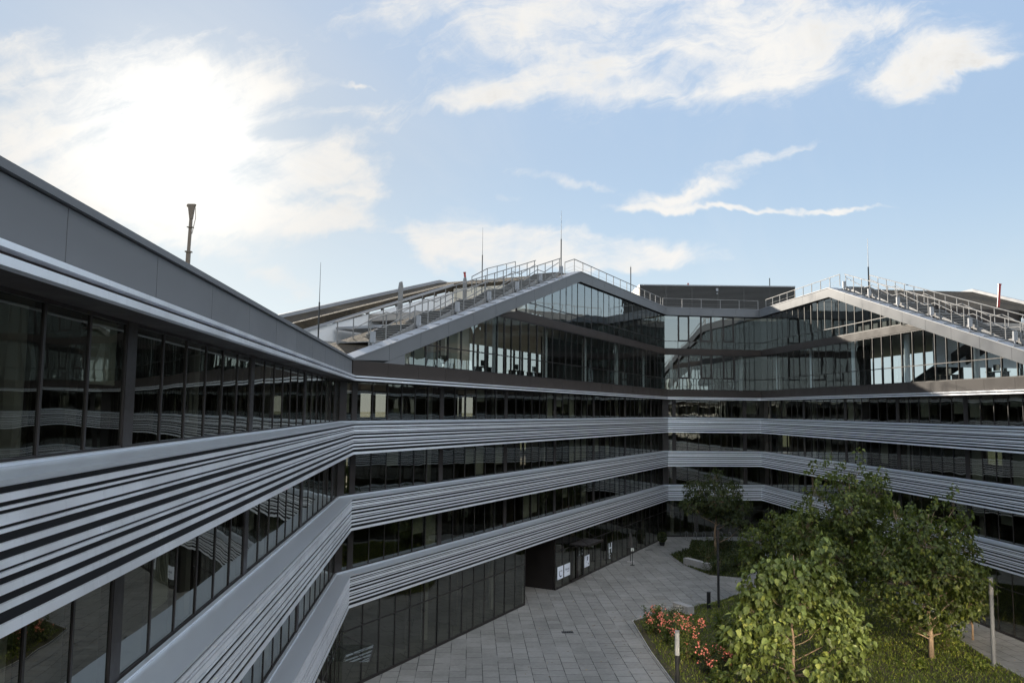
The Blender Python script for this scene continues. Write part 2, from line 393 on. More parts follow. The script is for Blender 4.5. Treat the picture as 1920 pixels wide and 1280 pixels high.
class Wing:
    def __init__(w, A, Bp, turn0, turn1, label, prof, seed, from_end=False):
        w.from_end = from_end
        w.A = Vector(A); w.B = Vector(Bp); d = w.B-w.A; w.L = d.length
        w.rz = atan2(d.y, d.x); w.t0 = tan(turn0/2); w.t1 = tan(turn1/2); w.prof = prof; w.R = random.Random(seed)
        w.root = thing('office_wing', label, 'building', (w.A.x, w.A.y, 0), w.rz)
    def mb(w):
        def bend(p):
            x, y, z = p
            if x <= 1e-4: x = x-y*w.t0
            elif x >= w.L-1e-4: x = x+y*w.t1
            return (x, y, z)
        return MB(bend)
    def top(w, s): return lerp(w.prof, s)
    def world(w, s, y, z):
        c, n = cos(w.rz), sin(w.rz)
        return (w.A.x+s*c-y*n, w.A.y+s*n+y*c, z)

    def bands(w, skip=()):
        L = w.L; R_ = random.Random(9)
        for zt in TOPS:
            b = w.mb()
            for a, c in STRIPS:
                z1 = zt-a*BH; z0 = zt-c*BH
                q = (z1-z0)*.12; n = max(1, round(L/4))
                for i in range(n):
                    x0 = L*i/n+(0 if i == 0 else .004); x1 = L*(i+1)/n-(0 if i == n-1 else .004); e = R_.uniform(-.003, .003)
                    b.hexa([(x0, e, z0), (x1, e, z0), (x1, .045, z0), (x0, .045, z0), (x0, q+e, z1), (x1, q+e, z1), (x1, .045, z1), (x0, .045, z1)])
            o = b.build('cladding_band', M['alu'], w.root)
            k = w.mb(); k.box(0, L, .13, GLY-.02, zt-BH+.03, zt-.06); k.build('band_backing', M['gap'], o)
            g = w.mb(); g.hexa([(0, -.02, zt-.05), (L, -.02, zt-.05), (L, GLY-.02, zt-.052), (0, GLY-.02, zt-.052), (0, -.02, zt+.002), (L, -.02, zt+.002), (L, GLY-.02, zt+.03), (0, GLY-.02, zt+.03)])
            # raised back lip of the sill and thin joints across it
            g.box(0, L, GLY-.16, GLY-.06, zt+.03, zt+.07)
            g.build('sill', M['sill'], o)
        # upper double trim and dark panel strip above
        b = w.mb(); b.box(0, L, 0, .14, 14.78, 14.85); b.box(0, L, 0, .14, 14.605, 14.705)
        b.build('trim_band', M['alu'], w.root)
        k = w.mb(); k.box(0, L, .15, GLY+.05, 14.615, 14.88); k.build('trim_backing', M['panel2'], w.root)

    def panels(w, z0, z1, step, mkey, name, y0=.22, s0=0, s1=None, zf=None):
        """row of cladding panels with open joints; zf(s) gives a sloping upper edge"""
        s1 = w.L if s1 is None else s1
        n = max(1, round((s1-s0)/step)); b = w.mb()
        for i in range(n):
            a = s0+(s1-s0)*i/n; c = s0+(s1-s0)*(i+1)/n
            aa = a if i == 0 else a+.010; cc = c if i == n-1 else c-.010
            lo = z0 if not callable(z0) else None
            pts = [(aa, z0(aa) if lo is None else lo), (cc, z0(cc) if lo is None else lo), (cc, zf(cc) if zf else z1), (aa, zf(aa) if zf else z1)]
            b.slab(pts, y0, y0+.05)
        return b.build(name, M[mkey], w.root)

    def posts(w):
        L = w.L; x = .9 if not w.from_end else (L-1.4) % 8.0; out = []
        while x < L-.3: out.append(x); x += 8.0
        return out

    def window(w, s0, s1, z0, z1, y=GLY, transom=(), gm='glass', name='window', rail=.07, topf=None, n=None, blinds=0.0, casements=False, ends=(True, True)):
        """one bay of glazing: frame mesh with its panes"""
        n = n or max(1, round((s1-s0)/MODW)); f = w.mb(); p = w.mb(); bl = MB()
        tf = topf or (lambda s: z1)
        for i in range(n+1):
            s = s0+(s1-s0)*i/n
            if tf(s)-z0 > .05 and 0 < s < w.L: f.box(s-.028, s+.028, y-.022, y+.10, z0, tf(s)-.002)
        sl_ = 0 if s0 <= 0 else s0; sr_ = w.L if s1 >= w.L else s1
        f.box(sl_, sr_, y-.020, y+.09, z0, z0+rail)
        f.slab([(sl_, tf(sl_)-rail), (sr_, tf(sr_)-rail), (sr_, tf(sr_)-.004), (sl_, tf(sl_)-.004)], y-.020, y+.09)
        for zt in transom:
            f.box(sl_, sr_, y-.018, y+.08, zt-.03, zt+.03)
        lv = [z0]+list(transom)+[None]
        for i in range(n):
            a = s0+(s1-s0)*i/n; c = s0+(s1-s0)*(i+1)/n
            for k in range(len(lv)-1):
                lo = lv[k]; hi_a = lv[k+1] if lv[k+1] is not None else tf(a); hi_c = lv[k+1] if lv[k+1] is not None else tf(c)
                hi_a = min(hi_a, tf(a)); hi_c = min(hi_c, tf(c))
                if hi_a <= lo+.05 and hi_c <= lo+.05: continue
                ty = [w.R.uniform(-.0028, .0028) for _ in range(3)]
                hi_a = max(hi_a, lo+.01); hi_c = max(hi_c, lo+.01)
                p.face([(a, y+ty[0], lo), (c, y-ty[0], lo), (c, y-ty[0]+ty[1], hi_c), (a, y+ty[0]+ty[1], hi_a)], [(0, 0), (1, 0), (1, 1), (0, 1)], w.R.random())
            if casements and i % 2 == 1:
                for k in range(len(lv)-1):
                    lo = lv[k]; hi = lv[k+1] if lv[k+1] is not None else min(tf(a), tf(c))
                    if hi-lo < 1.6: continue
                    for q in ((a+.03, a+.16, lo+.03, hi-.04), (c-.16, c-.03, lo+.03, hi-.04), (a+.16, c-.16, lo+.03, lo+.15), (a+.16, c-.16, hi-.15, hi-.04)):
                        f.box(q[0], q[1], y-.015, y+.06, q[2], q[3])
            if blinds and w.R.random() < blinds:
                d = w.R.uniform(.3, 1.0)*(min(tf(a), tf(c))-z0-.1); zz = min(tf(a), tf(c))-.08
                bl.box(a+.06, c-.06, y+.11, y+.12, zz-d, zz)
        o = f.build(name, M['frame'], w.root)
        p.build('pane', M[gm], o, attr=True)
        bl.build('blind', M['blind'], o)
        return o

    def ribbons(w, blinds=.12, s_from=0, s_to=None):
        L = w.L; P = w.posts()
        zs = [(TOPS[0], TOPS[1]-BH), (TOPS[1], TOPS[2]-BH), (TOPS[2], 14.605)]
        for z0, z1 in zs:
            for x in P:
                col = w.mb(); col.box(x-.19, x+.19, GLY-.035, GLY+.16, z0+.03, z1+.02); col.build('pier', M['frame'], w.root)
            ed = [0]+P+[L]
            for i, (a, c) in enumerate(zip(ed, ed[1:])):
                a2 = a if i == 0 else a+.19; c2 = c if i == len(ed)-2 else c-.19
                if c2-a2 < .4: continue
                w.window(a2, c2, z0+.03, z1+.02, blinds=blinds)
            cc = w.mb(); cc.box(0, .28, GLY-.036, GLY+.1, z0+.03, z1+.02); cc.build('corner_casing', M['frame'], w.root)

    def interior(w, cover=.93, upper=None):
        """floor slabs, back partition and the rear facade"""
        L = w.L; R = w.R
        sl_ = w.mb()
        for zt in TOPS: sl_.box(0, L, GLY+.12, DEPTH-.12, zt-BH+.06, zt-.55)
        sl_.box(0, L, GLY+.12, DEPTH-.12, 14.64, 15.45)
        sl_.build('floor_slab', M['slab'], w.root)
        pt = MB()
        lv = [(.0, 3.9), (TOPS[0]-.55, TOPS[1]-BH+.06), (TOPS[1]-.55, TOPS[2]-BH+.06), (TOPS[2]-.55, 14.64)]
        for z0, z1 in lv:
            x = -6*w.t0
            while x < L+6*w.t1:
                d = R.uniform(1.5, 4.5)
                if R.random() < cover or x < 1: pt.box(x, min(L+6*w.t1, x+d), 6.0, 6.12, z0, z1-.002)
                if R.random() < .45 and 1 < x < L-1: pt.box(x-.06, x+.06, 1.6 if R.random() < .7 else 3.0, 5.99, z0, z1-.002)
                x += d
        pt.build('partition', M['part'], w.root)
        rf = w.mb()
        for zt in TOPS: rf.box(0, L, DEPTH-.1, DEPTH, zt-BH, zt)
        x = 1.0
        while x < L-.5:
            rf.box(x-.2, x+.2, DEPTH-.25, DEPTH-.101, .0, 14.6); x += 2.6
        rf.box(0, L, DEPTH-.1, DEPTH, 14.4, 15.62)
        rf.box(0, L, DEPTH-.1, DEPTH, 0, .9)
        rf.build('rear_facade', M['panel2'], w.root)
        # office furniture silhouettes and columns stay with the wing
        cl = MB(); x = .9
        while x < L-.5:
            for yy in (1.7,):
                for z0, z1 in lv: cl.tube([(x, yy, z0), (x, yy, z1-.002)], .2, 10)
            x += 8.0
        cl.build('column', M['white'], w.root, smooth=False)

    def ground(w, s_gaps=(), y=.25):
        """ground-floor glazing with a transom, leaving the gaps open"""
        L = w.L; P = w.posts(); cuts = sorted(s_gaps); spans = []; a = 0.0
        for g0, g1 in cuts: spans.append((a, g0)); a = g1
        spans.append((a, L))
        for a, c in spans:
            x = a
            while x < c-.3:
                e = min(c, x+8.0) if c-(x+8.0) > 1.0 else c
                w.window(x, e, .06, TOPS[0]-BH+.03, y=y, transom=(2.75,), gm='glass', name='shopfront')
                x = e
            pl = w.mb(); pl.box(a, c, y-.04, y+.12, 0, .06); pl.build('plinth', M['frame'], w.root)
        sof = w.mb(); sof.box(0, L, .09, GLY+.2, TOPS[0]-BH+.031, TOPS[0]-BH+.059); sof.build('soffit', M['gap'], w.root)

# plan of the courtyard: corners found from the picture, rear corners assumed, turned so BACK throws sun inward
def az(p, q): return atan2(q[0]-p[0], q[1]-p[1])
C1 = (-7.537, 37.749); C2 = (16.908, 84.126); C3 = (27.153, 85.273)
A0 = (-2.93, -14.1); C4 = (34.52, -6.4)
PL = [A0, C1, C2, C3, C4]
def turn(i):
    p, q, r = PL[i-1], PL[i], PL[(i+1) % 5]
    t = az(q, r)-az(p, q)
    while t < 0: t += 2*pi
    return t
T = [turn(i) for i in range(5)]
LEFT = Wing(A0, C1, T[0], T[1], 'dark glazed office wing in the near left with a level parapet and striped metal bands', [(0, LOW), (60, LOW)], 1, True)
MID = Wing(C1, C2, T[1], T[2], 'dark glazed office wing facing the courtyard under a roof stair that climbs to the right', [(0, LOW), (28.35, HIGH), (60, HIGH)], 2)
SHORT = Wing(C2, C3, T[2], T[3], 'short flat-roofed office link between the two gabled wings', [(0, HIGH), (20, HIGH)], 3)
RIGHT = Wing(C3, C4, T[3], T[4], 'dark glazed office wing behind the trees under a sunlit descending roof stair', [(0, HIGH), (15.65, HIGH), (43.9, LOW), (100, LOW)], 4)
BACK = Wing(C4, A0, T[4], T[0], 'unseen office wing behind the camera, angled and mirror-glazed to throw sun on the lawn', [(0, LOW), (.4, LOW), (2.6, 20.3), (26.5, 20.3), (31, LOW), (60, LOW)], 5)  # unseen; gable and angle shaped so its panes light tree and lawn

for w in (LEFT, MID, SHORT, RIGHT, BACK):
    w.bands()
    w.ribbons(blinds=.20 if w is not RIGHT else .26)
    w.interior(.90 if w in (RIGHT, BACK) else .95)
LEFT.ground(); MID.ground(s_gaps=((18.95, 23.95),)); SHORT.ground(); RIGHT.ground(); BACK.ground()

# ---- parapets of the level parts
def parapet(w, s0, s1):
    w.panels(14.90, 15.58, 2.9, 'panel', 'parapet_panel', .22, s0, s1)
    b = w.mb(); b.box(s0, s1, .16, .60, 15.60, LOW); b.build('parapet_coping', M['panel'], w.root)
    k = w.mb(); k.box(s0, s1, .272, .55, 14.88, 15.598); k.build('parapet_backing', M['gasket'], w.root)
parapet(LEFT, 0, LEFT.L)
parapet(RIGHT, 43.9, RIGHT.L)
rf = LEFT.mb(); rf.box(0, LEFT.L, .60, DEPTH, 15.46, 15.56); rf.build('roof', M['sedum'], LEFT.root)
rf = RIGHT.mb(); rf.box(43.9, RIGHT.L, .60, DEPTH, 15.46, 15.56); rf.build('roof', M['sedum'], RIGHT.root)

# ---- gabled upper storeys
SPZ0, SPZ1 = 19.50, 20.08
def upper(w, s0, s1, gm='glass_up', casements=False, tilt=0):
    """two glazed storeys under the roofline from s0 to s1 with dark sill panels and a fascia following the slope"""
    L = w.L; ft = lambda s: w.top(s)-FASC
    # sill panels; taller solid end panels where the glass runs out
    w.panels(14.90, 15.60, 2.7, 'panel2', 'sill_panel', .165, s0, s1)
    k = w.mb(); k.box(s0, s1, .217, GLY-.06, 14.88, 15.598); k.build('sill_backing', M['gasket'], w.root)
    g0, g1 = s0, s1
    def zero(level):   # where the underside of the fascia reaches this height
        for i in range(0, int((s1-s0)*50)):
            s = s0+i/50
            if ft(s) >= level: return s
        return s1
    def zero_r(level):
        for i in range(0, int((s1-s0)*50)):
            s = s1-i/50
            if ft(s) >= level: return s
        return s0
    lo_a = zero(15.62+.55) if ft(s0) < 16.1 else s0; lo_c = zero_r(15.62+.55) if ft(s1) < 16.1 else s1
    hi_a = zero(SPZ1+.30) if ft(s0) < SPZ1+.2 else s0; hi_c = zero_r(SPZ1+.30) if ft(s1) < SPZ1+.2 else s1
    y = .42
    def bays(a, c, z0, zt, topf, tr, name):
        P = [a]
        ks = [q for q in ([.9+8*i for i in range(20)]) if a+1.0 < q < c-1.0]
        P += ks+[c]
        # break bays also at ridge points so that sloping heads stay straight
        for r_, _z in w.prof:
            if a+.5 < r_ < c-.5: P.append(r_)
        P = sorted(P)
        for i, (p, q) in enumerate(zip(P, P[1:])):
            if q-p < .25: continue
            w.window(p, q, z0, zt, y=y, transom=tr, gm=gm, name=name, topf=topf, casements=casements, blinds=.0)
    zl = lambda s: min(SPZ0, ft(s)-.01); zh = lambda s: ft(s)-.01
    # the lower glazing under the slope must also break where it meets the spandrel
    def run_lower(a, c):
        cut = [a]
        x1 = zero(SPZ0+.01) if ft(s0) < SPZ0 else None; x2 = zero_r(SPZ0+.01) if ft(s1) < SPZ0 else None
        for x in (x1, x2):
            if x and a+.3 < x < c-.3: cut.append(x)
        cut.append(c); cut.sort()
        for p, q in zip(cut, cut[1:]): bays(p, q, 15.62, SPZ0, zl, (16.87,), 'window')
    run_lower(lo_a, lo_c)
    two = max(ft(p) for p, _ in w.prof) > SPZ1
    if two: bays(hi_a, hi_c, SPZ1, HIGH, zh, (20.92,), 'window')
    sp = w.mb(); sa = zero(SPZ0) if ft(s0) < SPZ0 else s0; sc = zero_r(SPZ0) if ft(s1) < SPZ0 else s1
    if two: sp.slab([(sa, SPZ0), (sc, SPZ0), (min(sc, hi_c) if hi_c < s1 else sc, SPZ1), (max(sa, hi_a) if hi_a > s0 else sa, SPZ1)], y-.05, y+.10)
    sp.build('spandrel_panel', M['panel2'], w.root)
    # solid triangular end panels
    if lo_a > s0:
        b = w.mb(); b.slab([(s0, 15.602), (lo_a, 15.602), (lo_a, ft(lo_a)-.012), (s0+.01, max(15.603, ft(s0)-.012))] if ft(s0) > 15.61 else [(s0, 15.602), (lo_a, 15.602), (lo_a, ft(lo_a)-.012), (zero(15.62), 15.61)], .165, .215); b.build('end_panel', M['panel'], w.root)
        b = w.mb(); b.slab([(s0, 15.60), (lo_a+.02, 15.60), (lo_a+.02, ft(lo_a)), (s0, max(ft(s0), 15.61))], .218, .50); b.build('end_backing', M['gasket'], w.root)
    if lo_c < s1:
        b = w.mb(); b.slab([(lo_c, 15.602), (s1, 15.602), (zero_r(15.62), 15.61), (lo_c, ft(lo_c)-.012)], .165, .215); b.build('end_panel', M['panel'], w.root)
        b = w.mb(); b.slab([(lo_c-.02, 15.60), (s1, 15.60), (s1, max(ft(s1), 15.61)), (lo_c-.02, ft(lo_c))], .218, .50); b.build('end_backing', M['gasket'], w.root)
    # fascia panels along the roofline, per straight stretch
    ks = sorted({s0, s1} | {p for p, _ in w.prof if s0 < p < s1})
    for a, c in zip(ks, ks[1:]):
        w.panels(lambda s: max(w.top(s)-FASC, 15.603 if s < .5 or s > L-.5 or True else 0), 0, 2.75, 'panel', 'fascia', .16, a, c, zf=lambda s: w.top(s)-.03)
        k = w.mb(); k.slab([(a, max(w.top(a)-FASC, 15.6)), (c, max(w.top(c)-FASC, 15.6)), (c, w.top(c)-.04), (a, w.top(a)-.04)], .212, .60); k.build('fascia_backing', M['gasket'], w.root)
        cp_ = w.mb(); cp_.slab([(a, w.top(a)-.03), (c, w.top(c)-.03), (c, w.top(c)+.015), (a, w.top(a)+.015)], .12, .98); cp_.build('roof_coping', M['coping'], w.root)
    # interior floor of the upper storey
    fl = w.mb()
    if two: fl.slab([(sa, SPZ0+.02), (sc, SPZ0+.02), (sc, SPZ1-.05), (sa, SPZ1-.05)], y+.12, DEPTH-.2); fl.build('upper_floor', M['ceil'], w.root)

upper(MID, 0, MID.L)
upper(SHORT, 0, SHORT.L, casements=True)
upper(RIGHT, 0, 43.9, gm='glass_dim')
upper(BACK, .4, 31, gm='glass_mirror')
parapet(BACK, 0, .4); parapet(BACK, 31, BACK.L)

# ---- roofs, terraces and rear fronts of the gabled wings
def roof_strip(w, pts_s, y0, y1, th, mkey, name='roof', dz=-.05):
    b = w.mb()
    for a, c in zip(pts_s, pts_s[1:]):
        b.slab([(a, w.top(a)+dz-th), (c, w.top(c)+dz-th), (c, w.top(c)+dz), (a, w.top(a)+dz)], y0, y1)
    return b.build(name, M[mkey], w.root)
def rear_upper(w, s0, s1, cream=None):
    f = w.mb(); x = s0+.6
    while x < s1:
        if w.top(x)-.6 > 15.9: f.box(x-.12, x+.12, DEPTH-.3, DEPTH-.15, 15.45, w.top(x)-.56)
        x += 1.9
    f.build('rear_mullion', M['frame'], w.root)
# middle wing
roof_strip(MID, [0, 28.35, MID.L], .98, 3.7, .30, 'sedum')
roof_strip(MID, [0, 28.35, MID.L], 11.0, DEPTH, .55, 'sedum')
roof_strip(MID, [26, 28.35, MID.L], 3.7, 11.0, .30, 'sedum')
e = MID.mb()
for a, c in ((0, 28.35), (28.35, MID.L)):
    e.slab([(a, MID.top(a)-.04), (c, MID.top(c)-.04), (c, MID.top(c)+.22), (a, MID.top(a)+.22)], DEPTH-.18, DEPTH)
e.slab([(.6, MID.top(.6)-.12), (26, MID.top(26)-.12), (26, MID.top(26)+.06), (.6, MID.top(.6)+.06)], 10.86, 10.998)
e.build('roof_edge', M['coping'], MID.root)
tw = MB()
tw.slab([(1, 17.9-.3), (26, 17.9), (26, MID.top(26)-.62), (7.3, 17.9), ], 11.02, 11.12)
tw.slab([(7.3, 17.6), (26, 17.6), (26, MID.top(26)-.62), (8.2, MID.top(8.2)-.62)], 11.13, 11.2)
tw.build('terrace_wall', M['white'], MID.root)
tb = MB(); tb.box(.5, 17, 3.72, 10.9, 15.46, 15.56); tb.box(17, 26, 3.72, 10.9, 19.80, 20.10); tb.box(16.4, 17.02, 3.9, 10.8, 19.78, 20.14); tb.box(11, 17, 6.2, 10.8, 18.55, 18.72)
tb.build('terrace_deck', M['coping'], MID.root)
cw = MB()
for y0, y1, z0, z1 in ((3.9, 10.8, 18.7, 19.78), (3.9, 5.0, 15.56, 18.7), (6.4, 7.0, 15.56, 18.7), (8.8, 10.8, 15.56, 18.7), (5.0, 8.8, 15.56, 16.3)):
    cw.box(17.03, 17.18, y0, y1, z0, z1)
cw.box(26.02, 26.2, 3.72, 10.9, 20.1, 23.5)
cw.build('terrace_front', M['cream'], MID.root)
gw = MB(); gw.box(8.0, 16.8, 11.02, 11.14, 15.56, 17.59); gw.build('terrace_front', M['cream'], MID.root)
for ss in (1.4, 2.7, 4.0, 5.3, 6.6, 7.9):
    q = MB(); q.box(ss-.07, ss+.07, 11.0, 11.16, 15.5, min(17.59, MID.top(ss)-.62)); q.build('terrace_post', M['galv'], MID.root)
fr = MB()
for yy in (5.03, 6.37, 7.03, 7.9, 8.77): fr.box(17.0, 17.2, yy-.04, yy+.04, 16.3, 18.7)
fr.build('terrace_window', M['frame'], MID.root)
rear_upper(MID, 8, MID.L)
# right wing
roof_strip(RIGHT, [0, 15.65, 43.9], .98, 3.7, .30, 'sedum')
roof_strip(RIGHT, [0, 15.65, 43.9], 11.0, DEPTH, .55, 'sedum')
roof_strip(RIGHT, [0, 15.65, 25], 3.7, 11.0, .30, 'sedum')
e = RIGHT.mb()
for a, c in ((0, 15.65), (15.65, 43.9)):
    e.slab([(a, RIGHT.top(a)-.04), (c, RIGHT.top(c)-.04), (c, RIGHT.top(c)+.22), (a, RIGHT.top(a)+.22)], DEPTH-.18, DEPTH)
e.slab([(28.5, RIGHT.top(28.5)-.12), (43.3, RIGHT.top(43.3)-.12), (43.3, RIGHT.top(43.3)+.06), (28.5, RIGHT.top(28.5)+.06)], 10.86, 10.998)
e.build('roof_edge', M['coping'], RIGHT.root)
tw = MB(); tw.slab([(28.5, 17.0), (38.5, 17.0), (28.5, RIGHT.top(28.5)-.62)], 11.02, 11.12); tw.box(25.02, 25.15, 3.75, 10.9, 17.0, 20.55); tw.build('terrace_wall', M['white'], RIGHT.root)
q = MB(); q.box(25.01, 25.2, 3.75, 10.9, 20.56, RIGHT.top(25)-.06); q.build('terrace_lintel', M['panel2'], RIGHT.root)
q = MB(); q.bar((19.5, 5.2, 15.6), (29.5, 5.2, 19.2), .12, .8); q.bar((19.5, 6.4, 15.6), (29.5, 6.4, 19.2), .12, .8); q.build('inner_stair', M['frame'], RIGHT.root)
tb = MB(); tb.box(25.2, 43.4, 3.72, 10.9, 15.46, 15.56); tb.build('terrace_deck', M['coping'], RIGHT.root)
rear_upper(RIGHT, 0, 36)
# short and rear wings
rs = SHORT.mb(); rs.box(0, SHORT.L, .98, DEPTH, HIGH-.35, HIGH-.05); rs.build('roof', M['slab'], SHORT.root)
roof_strip(BACK, [.4, 2.6, 26.5, 31], .98, DEPTH, .3, 'sedum')

# ---- interior dressing of the see-through gable floors
def gable_inside(w, s0, s1, cream_spans, dark_spans):
    c = MB(); d = MB(); k = MB()
    for a, b_, y, z1 in cream_spans: c.box(a, b_, y, y+.1, 15.46, z1)
    for a, b_, y, z1 in dark_spans: d.box(a, b_, y, y+.1, 15.46, z1)
    x = s0
    while x < s1:
        if w.top(x)-1.2 > 16.2: k.tube([(x, 1.7, 15.46), (x, 1.7, min(SPZ0+.01, w.top(x)-1.0))], .2, 12)
        x += 8.0
    c.build('inner_wall', M['cream'], w.root); d.build('inner_partition', M['panel2'], w.root); k.build('inner_column', M['white'], w.root)
gable_inside(MID, 8.9, 50, [(5.5, 8.2, 3.3, 17.2), (9.5, 12.0, 3.3, 18.3), (13.2, 14.6, 3.3, 19.3)], [(29.6, 56, 4.2, 24.2)])
gable_inside(RIGHT, .9, 36, [], [(-4.4, 15.4, 4.0, 24.0)])
b = MB(); b.box(15.4, 27, 3.0, 3.1, 20.06, 21.6); b.box(15.45, 19.5, 6.0, 6.1, 20.06, 23.0); b.build('inner_partition', M['panel2'], RIGHT.root)
gable_inside(SHORT, .9, 9, [], [(-3, 16, 5.5, 24.0)])
gable_inside(BACK, 8, 24, [], [(6, 26, 3.0, 19.3)])
# desks and chairs seen as silhouettes inside
def desks(w, ss, z):
    for s in ss:
        o = MB()
        o.box(s, s+1.5, 2.2, 2.9, z+.70, z+.74); o.box(s+.05, s+.1, 2.25, 2.85, z, z+.7); o.box(s+1.4, s+1.45, 2.25, 2.85, z, z+.7); o.box(s+.4, s+1.0, 2.5, 2.54, z+.8, z+1.2)
        o.build('desk', M['frame'], w.root)
desks(MID, (11, 16, 21, 24), 15.46); desks(RIGHT, (28, 33), 15.46)

# ---- ground floor passage, entrance and posters of the middle wing
pg = MB()
pg.box(18.68, 18.92, .42, 13.5, 0, 3.84); pg.box(23.98, 24.2, .42, 13.5, 0, 3.84); pg.box(18.92, 23.98, 9.0, 9.2, 0, 3.84)
pg.build('passage_wall', M['frame'], MID.root)
can = MB(); can.box(26.4, 29.6, -1.35, .18, 2.95, 3.03); can.box(26.4, 29.6, -1.38, -1.32, 2.90, 3.08); can.bar((26.8, .2, 3.8), (26.8, -1.2, 3.05), .03); can.bar((29.2, .2, 3.8), (29.2, -1.2, 3.05), .03)
can.build('entrance_canopy', M['frame'], MID.root)
dr = MB()
for a in (26.85, 28.05):
    dr.box(a, a+.09, .13, .19, .06, 2.72); dr.box(a+1.08, a+1.17, .13, .19, .06, 2.72); dr.box(a+.09, a+1.08, .13, .19, 2.62, 2.72); dr.box(a+.09, a+1.08, .13, .19, .06, .2)
do = dr.build('entrance_door', M['frame'], MID.root)
hn = MB()
for x in (27.85, 28.2): hn.tube([(x, .06, .8), (x, .06, 1.9)], .02, 8); hn.bar((x, .06, .9), (x, .135, .9), .02); hn.bar((x, .06, 1.8), (x, .135, 1.8), .02)
hn.build('handle', M['galv'], do)
def poster(s, z, wd, ht, label, art):
    t = thing('poster', label, 'poster', MID.world(s, .21, z), MID.rz)
    b = MB(); b.box(-wd/2, wd/2, -.004, .004, 0, ht); b.build('sheet', M['paper'], t)
    art(t, wd, ht); return t
def arc(mb, cx, cz, r, w_, a0, a1, n=24, y=-.0075):
    for i in range(n):
        p, q = a0+(a1-a0)*i/n, a0+(a1-a0)*(i+1)/n
        mb.face([(cx+r*cos(p), y, cz+r*sin(p)), (cx+(r+w_)*cos(p), y, cz+(r+w_)*sin(p)), (cx+(r+w_)*cos(q), y, cz+(r+w_)*sin(q)), (cx+r*cos(q), y, cz+r*sin(q))])
def art1(t, wd, ht):
    b = MB(); arc(b, .08, .46, .24, .09, radians(150), radians(300)); b.build('emblem', M['ink'], t); text_mesh('othis', .2, 'lettering', M['ink'], t, (.16, -.006, .58), ext=.001)
def art2(t, wd, ht):
    text_mesh('Hinnen', .27, 'lettering', M['ink'], t, (0, -.006, .52), ext=.001); text_mesh('partner', .12, 'lettering', M['ink'], t, (.15, -.006, .33), ext=.001)
def art3(t, wd, ht):
    b = MB(); arc(b, .12, .68, .04, .09, 0, 2*pi); b.face([(-.02, -.0075, .56), (.2, -.0075, .56), (.2, -.0075, .48), (-.02, -.0075, .48)]); arc(b, .28, .2, .02, .06, 0, 2*pi); b.build('emblem', M['ink'], t)
    text_mesh('info', .1, 'lettering', M['ink'], t, (-.05, -.006, .38), ext=.001)
poster(24.80, .68, 1.05, .93, 'white poster with a dark crescent emblem in the window beside the passage', art1)
poster(26.08, .68, 1.10, .92, 'white poster with one dark line of lettering beside the entrance door', art2)
poster(30.05, .70, 1.08, .90, 'white poster with two small dark marks beyond the entrance door', art3)
dl = thing('window_decal', 'white letter H stuck on the shop window past the entrance', 'decal', MID.world(35.4, .20, 1.30), MID.rz)
text_mesh('H', 1.25, 'letter', M['decal'], dl, (0, 0, .05), ext=.003); text_mesh('C', .55, 'letter', M['decal'], dl, (-.15, 0, -.62), ext=.003)
dl = thing('window_decal', 'column of small white letters on the entrance door glass', 'decal', MID.world(28.75, .20, 2.15), MID.rz)
text_mesh('E\nL\nA', .24, 'letter', M['decal'], dl, (-.3, 0, 0), ext=.003); text_mesh('H\nH\nH', .30, 'letter', M['decal'], dl, (.35, 0, .02), ext=.003)
for s, wd, body, lab in ((7.55, 1.9, 'H  H', 'pale hanging board lettered H H behind the second-storey glass'), (12.2, .9, 'O', 'pale hanging board with a dark ring behind the second-storey glass'), (13.7, .85, 'Time', 'pale hanging board with small lettering behind the second-storey glass')):
    t = thing('hanging_board', lab, 'sign', MID.world(s, 2.0, 6.35), MID.rz)
    b = MB(); b.box(-wd/2, wd/2, 0, .03, 0, .62); b.bar((-wd*.4, .015, .62), (-wd*.4, .015, 1.15), .012); b.bar((wd*.4, .015, .62), (wd*.4, .015, 1.15), .012)
    b.build('board', M['blind'], t); text_mesh(body, .34 if len(body) > 1 else .6, 'lettering', M['ink'], t, (0, -.006, .3), ext=.001)
# glass canopy low in the corner of the left wing
t = thing('glass_canopy', 'clear glass canopy over a doorway at the foot of the left wing', 'canopy', LEFT.world(LEFT.L-3.2, 0, 2.75), LEFT.rz)
b = MB(); b.face([(-1.2, -1.35, 0), (1.2, -1.35, 0), (1.2, .2, .05), (-1.2, .2, .05)], [(0, 0), (1, 0), (1, 1), (0, 1)], .5); b.build('glass_sheet', M['glass_in'], t, attr=True)
b = MB(); b.bar((-1.2, -1.35, -.01), (1.2, -1.35, -.01), .03); b.bar((-.8, .2, .7), (-.8, -1.1, .03), .02); b.bar((.8, .2, .7), (.8, -1.1, .03), .02); b.build('support', M['frame'], t)

